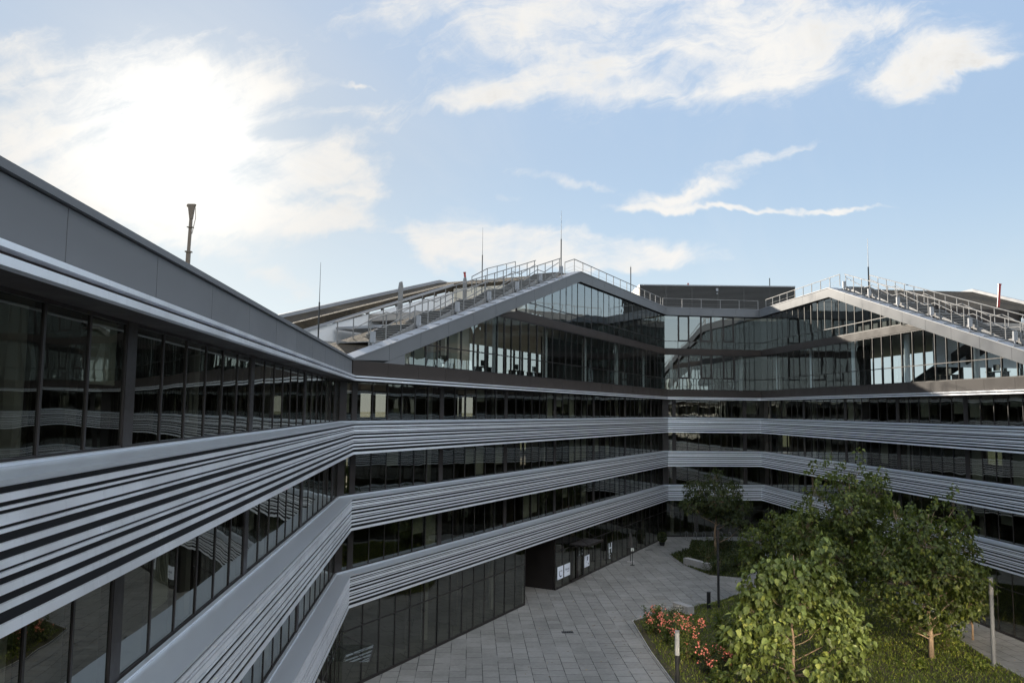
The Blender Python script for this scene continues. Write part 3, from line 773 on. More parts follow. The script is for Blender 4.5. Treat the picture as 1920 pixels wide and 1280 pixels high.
# ------------------------------------------------------------------ roof stairs
def roof_stair(w, marks, direction, label, s_lo, s_hi, ext):
    """stair on the slope; marks = positions of the marker lamps; direction +1 climbs with s"""
    t = thing('roof_stair', label, 'stair', (w.A.x, w.A.y, 0), w.rz)
    Y0, Y1 = 1.15, 3.25; zr = lambda s: w.top(s)
    prof = []
    for i, (a, c) in enumerate(zip(marks, marks[1:])):
        lo, hi = (a, c) if direction > 0 else (c, a)
        z0, z1 = zr(lo)+.30, zr(hi)+.30
        d = 1 if hi > lo else -1; run = abs(hi-lo); flat = 1.15
        tr = MB(); ld = MB(); sup = MB(); sts = [MB(), MB()]
        x0, x1 = lo, lo+d*flat
        ld.box(min(x0, x1), max(x0, x1), Y0+.06, Y1-.06, z0-.05, z0)
        for yy, st in zip((Y0, Y1), sts): st.bar((x0, yy, z0-.02), (x1, yy, z0-.02), .05, .26); st.bar((x1, yy, z0-.04), (hi, yy, z1-.06), .05, .28)
        n = 8
        for k in range(n):
            p = x1+d*(run-flat)*(k+.0)/n; q = x1+d*(run-flat)*(k+.85)/n; z = z0+(z1-z0)*(k+1)/(n+.0)
            tr.box(min(p, q), max(p, q), Y0+.05, Y1-.05, z-.06, z-.01)
        for p in (x0, (x1+hi)/2):
            for yy in (Y0+.02, Y1-.02): sup.bar((p, yy, zr(p)-.06), (p, yy, zr(p)+.28 if p == x0 else (z0+z1)/2), .06)
        prof.append(((lo, z0), (x1, z0), (hi, z1)))
        tr.build('flight', M['galv'], t); ld.build('landing', M['galv'], t); sup.build('support', M['galv'], t)
        for st in sts: st.build('stringer', M['galv'], t)
    # railings: a post every 1.3 m on both sides, straight top rail, kinked handrail
    a, c = min(marks), max(marks); n = round((c-a)/1.33)
    for yy in (Y0-.06, Y1+.06):
        for i in range(n+1):
            s = a+(c-a)*i/n; b = MB(); b.box(s-.028, s+.028, yy-.02, yy+.02, zr(s)-.02, zr(s)+1.42); b.build('post', M['galv'], t)
        r = MB(); r.bar((a-.2, yy, zr(a-.2)+1.42), (c+.2, yy, zr(c+.2)+1.42), .06)
        r.build('top_rail', M['galv'], t)
        h = MB(); pts = []
        iy = .08 if yy < 2 else -.08
        for (p, q, s2) in (prof if direction > 0 else prof):
            for (s, z) in (p, q, s2): pts.append((s, yy+iy, z+.80))
        pts.sort()
        for p, q in zip(pts, pts[1:]):
            if (Vector(p)-Vector(q)).length > .05: h.bar(p, q, .045)
        h.build('handrail', M['galv'], t)
        # fine mesh infill: three thin wires
    # hidden brackets along the coping, seen as short dashes
    br = MB(); s = a
    while s < c: br.box(s-.03, s+.03, .28, Y0, zr(s)+.02, zr(s)+.07); s += 1.33
    br.build('bracket', M['galv'], t)
    for s in marks:
        b = MB(); b.box(s-.07, s+.07, .80, 1.05, zr(s)+.22, zr(s)+.80); b.box(s-.03, s+.03, .86, .95, zr(s)+.015, zr(s)+.22)
        b.build('marker_lamp', M['coping'], t)
    return t
roof_stair(MID, [2.4, 6.5, 10.65, 14.6, 18.6, 22.4, 26.2], 1, 'galvanised stair with railings climbing the roof of the middle wing', 0, 28, 1)
roof_stair(RIGHT, [17.0, 21.1, 25.2, 29.4, 33.5, 37.6, 41.8], -1, 'sunlit galvanised stair with railings descending the roof of the right wing', 16, 44, 1)

def railing(pts, label, h=1.05, step=1.9, off=(0, 0)):
    t = thing('roof_railing', label, 'railing', pts[0])
    o = Vector(pts[0]); P = [Vector(p)-o for p in pts]; r = MB(); m = MB()
    for p, q in zip(P, P[1:]):
        r.bar(p+Vector((0, 0, h)), q+Vector((0, 0, h)), .055); m.bar(p+Vector((0, 0, .5)), q+Vector((0, 0, .5)), .012); m.bar(p+Vector((0, 0, .22)), q+Vector((0, 0, .22)), .012)
        n = max(1, round((q-p).length/step))
        for i in range(n+1):
            a = p.lerp(q, i/n)
            if i == 0 and (p-P[0]).length > .01: continue
            b = MB(); b.box(a.x-.028, a.x+.028, a.y-.028, a.y+.028, a.z, a.z+h); b.build('post', M['galv'], t)
    r.build('top_rail', M['galv'], t); m.build('infill_wire', M['galv'], t)
    return t
w = MID
railing([w.world(26.5, .75, w.top(26.5)), w.world(28.4, .75, HIGH+.02), w.world(w.L-.1, .75, HIGH+.02)], 'steel railing along the flat roof edge of the middle wing beyond its peak')
railing([w.world(19.5, 5.2, w.top(19.5)+.1), w.world(22.5, 5.6, w.top(22.5)+.3), w.world(28.0, 6.0, HIGH)], 'steel railing round the upper platform behind the roof stair of the middle wing', h=1.2, step=2.2)
w = RIGHT
railing([w.world(.3, .75, HIGH+.02), w.world(16.6, .75, HIGH+.02)], 'sunlit steel railing along the flat roof edge leading to the peak of the right wing')
w = SHORT
railing([w.world(-.3, .75, HIGH+.02), w.world(w.L+.3, .75, HIGH+.02)], 'thin steel railing along the flat roof of the short link', step=2.0)

# ------------------------------------------------------------------ rooftop plant room and small roof things
pr = thing('plant_room', 'dark louvred plant room standing on the flat roof behind the short link', 'plant room', (15.7, 95.0, HIGH-.05))
b = MB(); b.box(.06, 19.0, .12, 8, 0, 4.15); b.build('wall', M['gap'], pr)
b = MB()
for i in range(28): z = .06+i*.146; b.hexa([(0, 0, z), (19.06, 0, z), (19.06, .10, z+.05), (0, .10, z+.05), (0, 0, z+.075), (19.06, 0, z+.075), (19.06, .10, z+.125), (0, .10, z+.125)])
b.build('louvre', M['louvre'], pr)
b = MB(); b.box(-.06, 19.14, -.05, 8.06, 4.16, 4.30); b.build('roof', M['coping'], pr)
b = MB(); b.box(-.04, .0, -.02, 8, 0, 4.15); b.box(19.07, 19.12, -.02, 8, 0, 4.15)
for k in range(1, 6): b.box(3.2*k-.04, 3.2*k+.04, -.015, .0, 0, 4.15)
b.build('corner_trim', M['louvre'], pr)
b = MB(); b.box(9.35, 9.62, -.12, 0, 3.55, 3.9); b.box(9.42, 9.56, -.1, 0, 3.2, 3.33); b.build('floodlight', M['coping'], pr)

def rod(x, y, z0, z1, lab, r=.045, split=.45):
    t = thing('lightning_rod', lab, 'lightning rod', (x, y, z0)); h = z1-z0
    b = MB(); b.tube([(0, 0, 0), (0, 0, h*split)], r, 8); b.box(-.18, .18, -.18, .18, -.02, .10); b.build('mast', M['darkpipe'], t)
    b = MB(); b.tube([(0, 0, h*split), (0, 0, h)], [r*.45, r*.2], 6); b.build('tip', M['darkpipe'], t)
rod(-11.0, 44.0, 15.5, 21.55, 'slender lightning rod at the foot of the middle roof stair', split=.62)
rod(-2.55, 64.0, 22.3, 28.4, 'slender lightning rod behind the upper flight of the middle roof stair', split=.62)
rod(3.98, 63.6, HIGH-.1, 29.8, 'tall lightning rod at the peak of the middle wing', .05, .55)
rod(14.1, 92.0, HIGH-.05, 30.6, 'short lightning rod left of the plant room', .06, .97)
rod(30.7, 66.4, 23.8, 28.4, 'lightning rod at the head of the right roof stair', .06, .46)
rod(32.2, 96.5, 28.8, 30.1, 'stub lightning rod on top of the plant room', .06, .97)
def pipe(x, y, z, h, lab, tilt=0):
    t = thing('vent_pipe', lab, 'pipe', (x, y, z)); t.rotation_euler = (0, tilt, 0)
    b = MB(); b.tube([(0, 0, -.1), (0, 0, h)], .10, 10); b.build('pipe', M['red'], t); b = MB(); b.tube([(0, 0, h), (0, 0, h+.06)], .14, 10); b.build('cap', M['red'], t)
p = MID.world(29.5, 11.8, HIGH-.1); pipe(*p, 1.0, 'red vent pipe on the green roof of the middle wing', -.12)
pipe(22.2, 97.5, 28.8, .6, 'red vent pipe on top of the plant room')
p = RIGHT.world(25.2, 9.2, RIGHT.top(23)-.4); pipe(*p, 1.7, 'red vent pipe on the green roof of the right wing', .1)
def flue(s, y, z0, z1, lab):
    t = thing('exhaust_flue', lab, 'flue', MID.world(s, y, z0), MID.rz); h = z1-z0
    b = MB(); b.slab([(-.15, 0), (.15, 0), (.21, h-.35), (.08, h), (-.12, h-.1), (-.21, h-.5)], -.07, .07); b.build('casing', M['galv'], t)
    b = MB(); b.box(-.34, .34, -.3, .3, -.06, .08); b.build('base', M['galv'], t)
flue(15.0, 8.4, 18.7, 22.3, 'tall grey metal exhaust flue with a slanted top on the roof terrace')
flue(23.1, 8.0, 20.1, 23.85, 'pointed grey metal exhaust flue nearer the peak of the middle wing')
# telescopic crane beyond the left wing
M['boom'] = mat('weathered_boom_paint', (.16, .12, .09), .5, .2, .1, 3)
t = thing('telescopic_crane', 'raised telescopic crane boom standing behind the left wing', 'crane', (-26.0, 61.0, 0))
b = MB(); b.bar((0, 0, 2.6), (.22, 0, 25.5), .27, .27); b.build('boom', M['boom'], t)
b = MB(); b.bar((.22, 0, 25.4), (.30, 0, 28.4), .20, .2); b.slab([(.20, 28.1), (.40, 28.1), (.52, 29.0), (.62, 29.3), (.02, 29.3), (-.05, 29.2), (-.05, 29.08), (.06, 29.0)], -.14, .14); b.build('boom_head', M['boom'], t)
b = MB(); b.tube([(.42, 0, 26.9), (.66, 0, 28.2), (.62, 0, 29.0)], .025, 6); b.box(.0, .46, -.2, .2, 25.4, 25.5); b.box(.05, .5, -.18, .18, 27.4, 27.46); b.build('cable', M['boom'], t)
b = MB(); b.box(-3.5, 3.2, -1.3, 1.3, .9, 1.6); b.box(-2.2, .9, -1.1, 1.1, 1.6, 2.7); b.build('chassis', M['red'], t)
for x in (-2.6, -1.2, 1.0, 2.4):
    for y in (-1.35, 1.35): b = MB(); b.tube([(x, y-.2, .55), (x, y+.2, .55)], .55, 16); b.build('wheel', M['rubber'], t)

# ------------------------------------------------------------------ ground
R0 = random.Random(11)
b = MB(); b.face([(-2500, -2500, -.05), (2500, -2500, -.05), (2500, 2500, -.05), (-2500, 2500, -.05)]); o = b.build('ground', M['terrain'], kind='structure')
b = MB(); b.face([(p[0], p[1], 0.0) for p in [(-19, -24), (52, -24), (44, 100), (-2, 100), (-24, 48)]]); o = b.build('pavement', M['pave'], kind='structure')
LAWN = [(8.14, 39.64), (7.9, 44.5), (7.84, 50.77), (9.51, 52.53), (12.66, 54.77), (14.69, 56.21), (16.6, 58.2), (20, 62), (25.2, 63.5), (28.3, 58), (28.74, 52.76), (26.81, 47.5), (26.27, 43.6), (26.2, 36), (24, 28), (12, 26), (8.6, 31)]
BED = [(14.91, 74.02), (15.0, 71), (15.19, 68.59), (16.3, 64.76), (18.64, 63.89), (21.2, 67), (23.44, 71.98), (24.86, 81.5), (18.76, 81.9), (17.4, 77)]
def inside(p, poly):
    x, y = p; r = False; n = len(poly)
    for i in range(n):
        (x1, y1), (x2, y2) = poly[i], poly[(i+1) % n]
        if (y1 > y) != (y2 > y) and x < (x2-x1)*(y-y1)/(y2-y1)+x1: r = not r
    return r
def edge_dist(p, poly):
    d = 9e9
    for i in range(len(poly)):
        a = Vector(poly[i]); c = Vector(poly[(i+1) % len(poly)]); q = Vector(p); t = max(0, min(1, (q-a).dot(c-a)/(c-a).length_squared)); d = min(d, (q-(a+(c-a)*t)).length)
    return d
for poly, nm in ((LAWN, 'planted_ground'), (BED, 'planted_ground')):
    b = MB(); b.face([(x, y, .008) for x, y in poly]); b.build(nm, M['dirt'], kind='structure')
    k = MB()
    for i in range(len(poly)):
        a = poly[i]; c = poly[(i+1) % len(poly)]; k.bar((a[0], a[1], .03), (c[0], c[1], .03), .05, .08)
    k.build('kerb', M['conc'], kind='structure')
def bump_h(x, y): return .10*sin(x*1.7+y*.6)*sin(y*1.3-x*.4)+.06*sin(x*4.1)*sin(y*3.7)
def blades(name, poly, n, h0, h1, m, keep=None, wd=.018):
    b = MB(); R = random.Random(5); xs = [p[0] for p in poly]; ys = [p[1] for p in poly]; k = 0
    while k < n:
        x = R.uniform(min(xs), max(xs)); y = R.uniform(min(ys), max(ys))
        if not inside((x, y), poly) or (keep and not keep(x, y, R)): continue
        h = R.uniform(h0, h1)*(1+2.2*max(0, bump_h(x, y))); a = R.uniform(0, 2*pi); l = R.uniform(.2, .9)*h; q = R.uniform(0, 6.28)
        ca, sa = cos(a)*wd*(1+h*2), sin(a)*wd*(1+h*2); r = R.random()
        m1 = (x+cos(q)*l*.35, y+sin(q)*l*.35, h*.6); tp = (x+cos(q)*l, y+sin(q)*l, h)
        b.face([(x-ca, y-sa, 0), (x+ca, y+sa, 0), (m1[0]+ca*.8, m1[1]+sa*.8, m1[2]), (m1[0]-ca*.8, m1[1]-sa*.8, m1[2])], None, r)
        b.face([(m1[0]-ca*.8, m1[1]-sa*.8, m1[2]), (m1[0]+ca*.8, m1[1]+sa*.8, m1[2]), tp], None, r); k += 1
    return b.build(name, m, attr=True, kind='stuff')
def lawn_keep(x, y, R):
    d = edge_dist((x, y), LAWN)
    return x > 11.3 or R.random() < (.12 if d < .4 else .75)
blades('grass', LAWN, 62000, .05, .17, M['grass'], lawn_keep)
blades('ground_cover', BED, 9000, .06, .25, M['leafC'], None, .03)

# ------------------------------------------------------------------ foliage
def leaf(mb, p, d, nrm, ln, wd, R, droop=.35, lite=False):
    """a pointed broad leaf: two halves folded along the midrib, tip bent over"""
    d = Vector(d).normalized(); n = Vector(nrm); n = (n-d*n.dot(d))
    n = n.normalized() if n.length > 1e-3 else Vector((0, 0, 1)); sx = d.cross(n)
    p = Vector(p); r = R.random(); f = .16*wd
    m0 = p; m1 = p+d*(ln*.45); m2 = p+d*ln-n*(ln*droop*.5)
    e1 = p+d*(ln*.22)+n*f; e2 = p+d*(ln*.62)+n*(f*.7)-n*(ln*droop*.12)
    if lite:
        mb.face([m0, e1+sx*(wd*.5), m2, m1], None, r); mb.face([m0, m1, m2, e1-sx*(wd*.5)], None, r); return
    for sg in (1, -1):
        a = e1+sx*(sg*wd*.5); c = e2+sx*(sg*wd*.40)
        mb.face([m0, a, c, m1] if sg > 0 else [m0, m1, c, a], None, r)
        mb.face([m1, c, m2] if sg > 0 else [m1, m2, c], None, r)
def rdir(R):
    z = R.uniform(-1, 1); a = R.uniform(0, 2*pi); q = sqrt(1-z*z); return Vector((q*cos(a), q*sin(a), z))
def tree(label, loc, trunk_h, clumps, leaves, ln, m, bark, tr=.11, seed=1, group=None, spire=True, name='broadleaf_tree', cat='tree', lite=True):
    """clumps: (x, y, z, rx, rz) lobes of the crown; each carries shoots dressed with drooping leaves"""
    R = random.Random(seed); t = thing(name, label, cat, (*loc, 0), 0, group)
    tk = MB(); zt = max(c[2]+c[4]*.4 for c in clumps)
    pts = []; nseg = 6
    for i in range(nseg+1):
        f = i/nseg; pts.append((R.uniform(-.06, .06)*f*3*tr/.11, R.uniform(-.06, .06)*f*3*tr/.11, f*zt*.92))
    tk.tube(pts, [tr*(1.15 if i == 0 else 1-.8*i/nseg) for i in range(nseg+1)], 10)
    tk.build('trunk', bark, t, smooth=True)
    lb = MB(); cr = MB(); tot = sum(c[3]*c[3]*c[4] for c in clumps)
    for (x, y, z, rx, rz_) in clumps:
        # limb out of the trunk into the lobe
        z0 = max(trunk_h*.35, min(z-rz_*.5-.55*hypot(x, y), zt*.75)); f = z0/(zt*.92); k = min(nseg-1, int(f*nseg)); base = Vector(pts[k]).lerp(Vector(pts[k+1]), f*nseg-k)
        end = Vector((x, y, z+rz_*.15)); mid = base.lerp(end, .5)+Vector((R.uniform(-.12, .12), R.uniform(-.12, .12), -.10*(end-base).length))
        q1 = base.lerp(mid, .5)+rdir(R)*.05; q2 = mid.lerp(end, .5)+rdir(R)*.08; lb.tube([base, q1, mid, q2, end], [tr*.34, tr*.27, tr*.2, tr*.13, tr*.05], 6)
        n = max(110 if ln < .3 else 60, int(leaves*rx*rx*rz_/tot)); shoots = max(5, n//9)
        for s_ in range(shoots):
            d = rdir(R); rr = R.uniform(.35, 1.0)**.6
            c0 = Vector((x+d.x*rx*rr, y+d.y*rx*rr, z+d.z*rz_*rr))
            if spire and d.z > .3: c0.z += R.uniform(0, .35)*rz_*(1-abs(rr*hypot(d.x, d.y)))
            if R.random() < .35: lb.tube([Vector((x, y, z-rz_*.2)).lerp(c0, .25), c0], [tr*.07, tr*.03], 4, cap=False)
            for q in range(9):
                e = rdir(R)*ln*R.uniform(.2, 1.25); pos = c0+Vector((e.x, e.y, e.z*.9)); 
                o = Vector((pos.x-x, pos.y-y, 0)); o = o.normalized() if o.length > 1e-3 else Vector((1, 0, 0))
                dd = o*R.uniform(.2, 1.0)+rdir(R)*.55+Vector((0, 0, -R.uniform(.25, 1.1)))
                nn = o*.7+Vector((0, 0, R.uniform(.3, 1.0)))+rdir(R)*.45
                l = ln*R.uniform(.38, 1.2); leaf(cr, pos, dd, nn, l, l*R.uniform(.62, .85), R, lite=lite)
    lb.build('limb', bark, t, smooth=True)
    cr.build('crown', m, t, attr=True)
    return t
def lobes(seed, n, rmax, z0, z1, rx=(.7, 1.2), rz=(.7, 1.3), topn=2, taper=.6):
    R = random.Random(seed); out = []
    for i in range(n):
        f = (i+.5)/n; z = z0+(z1-z0)*f; a = i*2.4+R.uniform(-.4, .4)
        r = rmax*(1-taper*f)*R.uniform(.45, 1.0)
        out.append((r*cos(a), r*sin(a), z, R.uniform(*rx)*(1-.3*f), R.uniform(*rz)))
    return out
# front tree, leaves coloured lighter for the sun on it
tree('nearest tree with broad drooping leaves in a sun-lightened colour, low branches in front of the lawn', (14.07, 39.6), 1.2,
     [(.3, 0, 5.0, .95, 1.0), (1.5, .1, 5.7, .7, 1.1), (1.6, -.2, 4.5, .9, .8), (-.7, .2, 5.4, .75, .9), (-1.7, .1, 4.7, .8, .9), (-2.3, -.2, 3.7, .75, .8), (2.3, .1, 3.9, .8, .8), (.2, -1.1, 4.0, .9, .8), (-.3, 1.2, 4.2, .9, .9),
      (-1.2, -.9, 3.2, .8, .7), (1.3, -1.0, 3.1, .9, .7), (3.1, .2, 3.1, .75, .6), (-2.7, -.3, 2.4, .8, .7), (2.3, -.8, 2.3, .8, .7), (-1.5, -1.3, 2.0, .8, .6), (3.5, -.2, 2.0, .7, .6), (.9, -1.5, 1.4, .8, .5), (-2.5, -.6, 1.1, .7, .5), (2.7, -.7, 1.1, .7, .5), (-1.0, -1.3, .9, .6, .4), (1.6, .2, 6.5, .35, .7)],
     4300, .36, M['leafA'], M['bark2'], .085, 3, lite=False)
tree('tall dark tree with several upright spires behind the nearest tree', (21.2, 49.2), 2.2,
     [(-2.3, 0, 8.4, .6, 1.8), (-1.2, .3, 9.3, .55, 1.6), (.5, 0, 9.6, .5, 1.4), (1.9, .2, 8.6, .5, 1.4), (-.4, .2, 8.6, .9, 1.4), (1.2, -.2, 8.3, 1.2, 1.5), (-.4, -.8, 7.2, 1.6, 1.4), (-2.8, .2, 6.1, 1.4, 1.4), (1.9, .5, 6.6, 1.4, 1.3), (0, .8, 5.6, 1.8, 1.4), (-1.4, -1.0, 4.6, 1.6, 1.2), (1.3, -.9, 4.6, 1.7, 1.3), (-3.3, 0, 4.2, 1.2, 1.0), (2.6, 0, 4.4, 1.2, 1.1), (0, -.5, 3.2, 1.7, .9), (-2.2, -.4, 2.9, 1.2, .8)],
     13500, .26, M['leafB'], M['bark'], .12, 4)
tree('wide dark tree with a bare pale trunk on the lawn beside the right path', (23.2, 44.0), 2.3,
     [(-1.7, 0, 7.5, .55, 1.4), (-.5, .1, 7.2, .8, 1.3), (.6, .1, 7.9, .5, 1.3), (1.5, -.1, 7.9, .45, 1.4), (2.3, 0, 7.2, .4, 1.2), (-.5, -.4, 6.3, 1.5, 1.3), (1.6, .3, 6.0, 1.3, 1.3), (-2.6, .2, 5.5, 1.2, 1.2), (0, -1.1, 5.0, 1.6, 1.2), (-1.9, -.6, 4.2, 1.5, 1.1), (1.7, -.4, 4.5, 1.4, 1.1), (-.1, .9, 4.6, 1.6, 1.1), (2.3, .1, 3.9, .9, .8), (-.9, -.6, 2.0, .8, .5), (.9, -.5, 1.9, .8, .5), (2.0, -.2, 2.6, .9, .6), (-1.9, -.3, 2.3, .9, .5), (-2.9, 0, 3.3, 1.0, .8), (-.9, -.8, 3.0, 1.2, .7), (.9, -.4, 2.9, .9, .7), (.4, -.2, 2.0, .6, .5)],
     13000, .25, M['leafB'], M['bark2'], .14, 6)
tree('dark leafy tree rising from the planted bed before the short link', (19.0, 73.2), 2.6,
     [(0, 0, 7.0, .9, 1.1), (-1.6, .2, 6.0, 1.3, 1.0), (1.5, 0, 5.9, 1.3, 1.0), (0, -.8, 5.2, 1.7, 1.1), (-2.2, 0, 4.6, 1.2, .8), (2.3, .2, 4.5, 1.2, .9), (.3, .6, 4.2, 1.6, .9), (1.2, -.6, 3.5, 1.3, .7), (2.6, 0, 2.9, .8, .6)],
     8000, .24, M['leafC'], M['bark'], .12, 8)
tree('shaded bushy tree between the bed and the tall spired tree', (19.4, 56.3), 1.2,
     [(-.6, 0, 5.4, 1.0, .9), (.9, .2, 5.3, 1.0, .9), (-1.8, .2, 4.2, 1.2, 1.0), (1.9, 0, 4.3, 1.2, 1.0), (0, -.7, 3.9, 1.5, 1.0), (-1.2, -.5, 2.8, 1.4, .9), (1.3, -.3, 2.7, 1.4, .9), (0, .4, 1.7, 1.5, .8), (-2.5, 0, 2.9, .9, .7)],
     8500, .25, M['leafB'], M['bark'], .10, 9)
tree('small dark tree leaning over the right path beside the grey lamp post', (27.6, 47.6), .9,
     [(0, 0, 3.6, .8, .8), (-1.0, -.2, 3.0, .9, .7), (.8, .1, 3.3, .75, .8), (-1.9, 0, 2.3, .9, .6), (.2, -.3, 2.3, .9, .6), (-.9, -.3, 1.6, .8, .5)],
     2400, .22, M['leafB'], M['bark'], .06, 12)

def shrub(label, loc, rx, h, n, ln, m, seed, group=None, name='shrub', flowers=None, fm='petal', cat='shrub', spires=0):
    R = random.Random(seed); t = thing(name, label, cat, (*loc, 0), 0, group)
    st = MB(); lf = MB(); fl = MB()
    for i in range(14):
        a = R.uniform(0, 2*pi); r = rx*R.uniform(.1, .8); st.tube([(r*.2*cos(a), r*.2*sin(a), 0), (r*cos(a), r*sin(a), h*R.uniform(.5, .9))], [.014, .006], 5, cap=False)
    tips = [(R.uniform(-.75, .75)*rx, R.uniform(-.75, .75)*rx, R.uniform(.8, 1.25)*h) for _ in range(7+spires)]
    for i in range(n):
        if R.random() < .5:
            tx, ty, tz = R.choice(tips); f = R.uniform(.2, 1)**.7; p = Vector((tx*(.55+.45*f)+R.gauss(0, .12*rx), ty*(.55+.45*f)+R.gauss(0, .12*rx), tz*f))
        else:
            d = rdir(R); rr = R.uniform(.5, 1.0); p = Vector((d.x*rx*rr, d.y*rx*rr, max(.04, h*(.42+.45*d.z*rr))))
        o = Vector((p.x, p.y, 0)); o = o.normalized() if o.length > 1e-3 else Vector((1, 0, 0))
        l = ln*R.uniform(.6, 1.2); leaf(lf, p, o*R.uniform(.3, 1)+rdir(R)*.6+Vector((0, 0, R.uniform(-.6, .4))), Vector((0, 0, .9))+o*.5+rdir(R)*.4, l, l*R.uniform(.5, .75), R, .3)
    if flowers:
        heads = [Vector((R.uniform(-.95, .95)*rx, R.uniform(-.95, .95)*rx, R.uniform(.35, 1.1)*h)) for _ in range(max(4, flowers//6))]
        for i in range(flowers):
            hx, hy, hz = R.choice(heads); c = Vector((hx+R.gauss(0, .10), hy+R.gauss(0, .10), hz+R.gauss(0, .09))); r_ = R.uniform(.035, .06)*(.55 if fm == 'petalw' else 1)
            for k in range(7):
                d = rdir(R); d = (d+Vector((0, 0, .4))).normalized(); s1 = d.cross(Vector((.3, .2, 1))).normalized(); s2 = d.cross(s1)
                q = c+d*r_*.55; fl.face([q-s1*r_*.7, q-s2*r_*.6+d*r_*.2, q+s1*r_*.7, q+s2*r_*.6+d*r_*.3])
    st.build('stem', M['bark'], t); lf.build('foliage', m, t, attr=True)
    fl.build('flower', M[fm], t, fixn=False)
    return t
shrub('rose bush full of pink blossoms directly behind the frosted bollard lamp', (9.75, 43.6), .95, 1.9, 2200, .12, M['leafS'], 21, None, 'rose_bush', 170, cat='rose bush')
shrub('rose bush with few pink blossoms at the tip of the lawn corner', (8.9, 48.4), .85, 1.4, 1600, .12, M['leafS'], 22, None, 'rose_bush', 80, cat='rose bush')
shrub('rose bush with pink blossoms low over bare soil, between the two fuller rose bushes', (9.4, 46.3), .75, 1.4, 1400, .12, M['leafS'], 23, None, 'rose_bush', 120, cat='rose bush')
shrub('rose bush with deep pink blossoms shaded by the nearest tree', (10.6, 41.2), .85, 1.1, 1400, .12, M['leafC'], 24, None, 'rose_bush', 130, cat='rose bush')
shrub('small white-flowered bush beside the pale concrete block', (10.6, 51.2), 1.0, .8, 900, .08, M['leafC'], 25, None, 'flowering_bush', 70, 'petalw', cat='bush')
shrub('broad-leaved dark green shrub between the roses and the nearest tree', (11.9, 42.8), 1.0, 2.5, 520, .34, M['leafB'], 26, spires=4)
shrub('low leafy shrub at the bottom edge below the roses', (10.4, 39.4), .6, .7, 200, .24, M['leafS'], 27)
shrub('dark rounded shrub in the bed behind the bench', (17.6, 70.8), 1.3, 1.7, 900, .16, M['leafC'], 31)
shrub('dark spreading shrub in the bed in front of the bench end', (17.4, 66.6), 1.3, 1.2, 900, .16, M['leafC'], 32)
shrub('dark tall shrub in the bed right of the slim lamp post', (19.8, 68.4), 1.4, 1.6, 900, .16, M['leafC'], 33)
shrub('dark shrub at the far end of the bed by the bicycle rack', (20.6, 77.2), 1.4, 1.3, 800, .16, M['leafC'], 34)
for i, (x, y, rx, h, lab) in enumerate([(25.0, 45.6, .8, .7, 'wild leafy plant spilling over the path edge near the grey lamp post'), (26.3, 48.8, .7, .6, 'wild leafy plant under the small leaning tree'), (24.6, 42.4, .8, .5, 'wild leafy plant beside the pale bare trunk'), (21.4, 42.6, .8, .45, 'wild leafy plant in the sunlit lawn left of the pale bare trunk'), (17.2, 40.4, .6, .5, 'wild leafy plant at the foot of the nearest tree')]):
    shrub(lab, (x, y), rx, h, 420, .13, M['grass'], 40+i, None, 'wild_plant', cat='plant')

lv = MB(); R = random.Random(91)
for i in range(900):
    a = R.uniform(0, 2*pi); k = R.random()
    if k < .6:
        e = R.randrange(len(LAWN)); p = Vector(LAWN[e]).lerp(Vector(LAWN[(e+1) % len(LAWN)]), R.random()); x = p.x+R.gauss(0, 1.6); y = p.y+R.gauss(0, 1.6)
    else: x = R.uniform(0, 26); y = R.uniform(38, 80)
    l = R.uniform(.05, .12); z = .012+R.uniform(0, .02)
    lv.face([(x, y, z), (x+l*cos(a)-l*.3*sin(a), y+l*sin(a)+l*.3*cos(a), z+.012), (x+l*1.7*cos(a), y+l*1.7*sin(a), z), (x+l*cos(a)+l*.3*sin(a), y+l*sin(a)-l*.3*cos(a), z+.008)], None, R.random())
M['dry'] = leaf_mat('dry_leaves', (.12, .07, .02), (.22, .15, .04), .2)
lv.build('fallen_leaves', M['dry'], attr=True, kind='stuff')

# ------------------------------------------------------------------ courtyard furniture
def lamp_post(x, y, h, lab, m, r=.075):
    t = thing('lamp_post', lab, 'lamp post', (x, y, 0))
    b = MB(); b.tube([(0, 0, 0), (0, 0, h-.9)], r, 14); b.build('pole', m, t, smooth=False)
    b = MB(); b.tube([(0, 0, .0), (0, 0, .03)], r*1.9, 14); b.build('base_plate', m, t)
    b = MB(); b.tube([(0, 0, h-.9), (0, 0, h-.08)], r*1.15, 14); b.build('lamp_glass', M['galv'] if r > .1 else M['panel2'], t)
    b = MB(); b.tube([(0, 0, h-.08), (0, 0, h)], r*1.25, 14); b.build('cap', m, t)
lamp_post(25.95, 42.9, 4.6, 'thick grey lamp post on the lawn edge beside the right path', M['panel'], .105)
lamp_post(14.35, 54.6, 5.3, 'slim dark lamp post with a boxy head at the lawn edge', M['darkpipe'], .085)
t = thing('bollard_lamp', 'grey bollard lamp with a tall frosted glass top on the paving edge', 'bollard lamp', (8.19, 38.9, 0))
b = MB(); b.tube([(0, 0, 0), (0, 0, 1.55)], .115, 20); b.build('post', M['darkpipe'], t)
b = MB(); b.tube([(0, 0, 1.55), (0, 0, 2.62)], .113, 20); b.build('lamp_glass', M['opal'], t, smooth=False)
b = MB(); b.tube([(0, 0, 2.62), (0, 0, 2.70)], .118, 20); b.build('cap', M['galv'], t)
t = thing('bollard_lamp', 'short black bollard next to the slim dark lamp post', 'bollard lamp', (13.6, 54.3, 0))
b = MB(); b.tube([(0, 0, 0), (0, 0, 1.02)], .13, 16); b.build('post', M['black'], t); b = MB(); b.tube([(0, 0, 1.02), (0, 0, 1.10)], .135, 16); b.build('cap', M['darkpipe'], t)
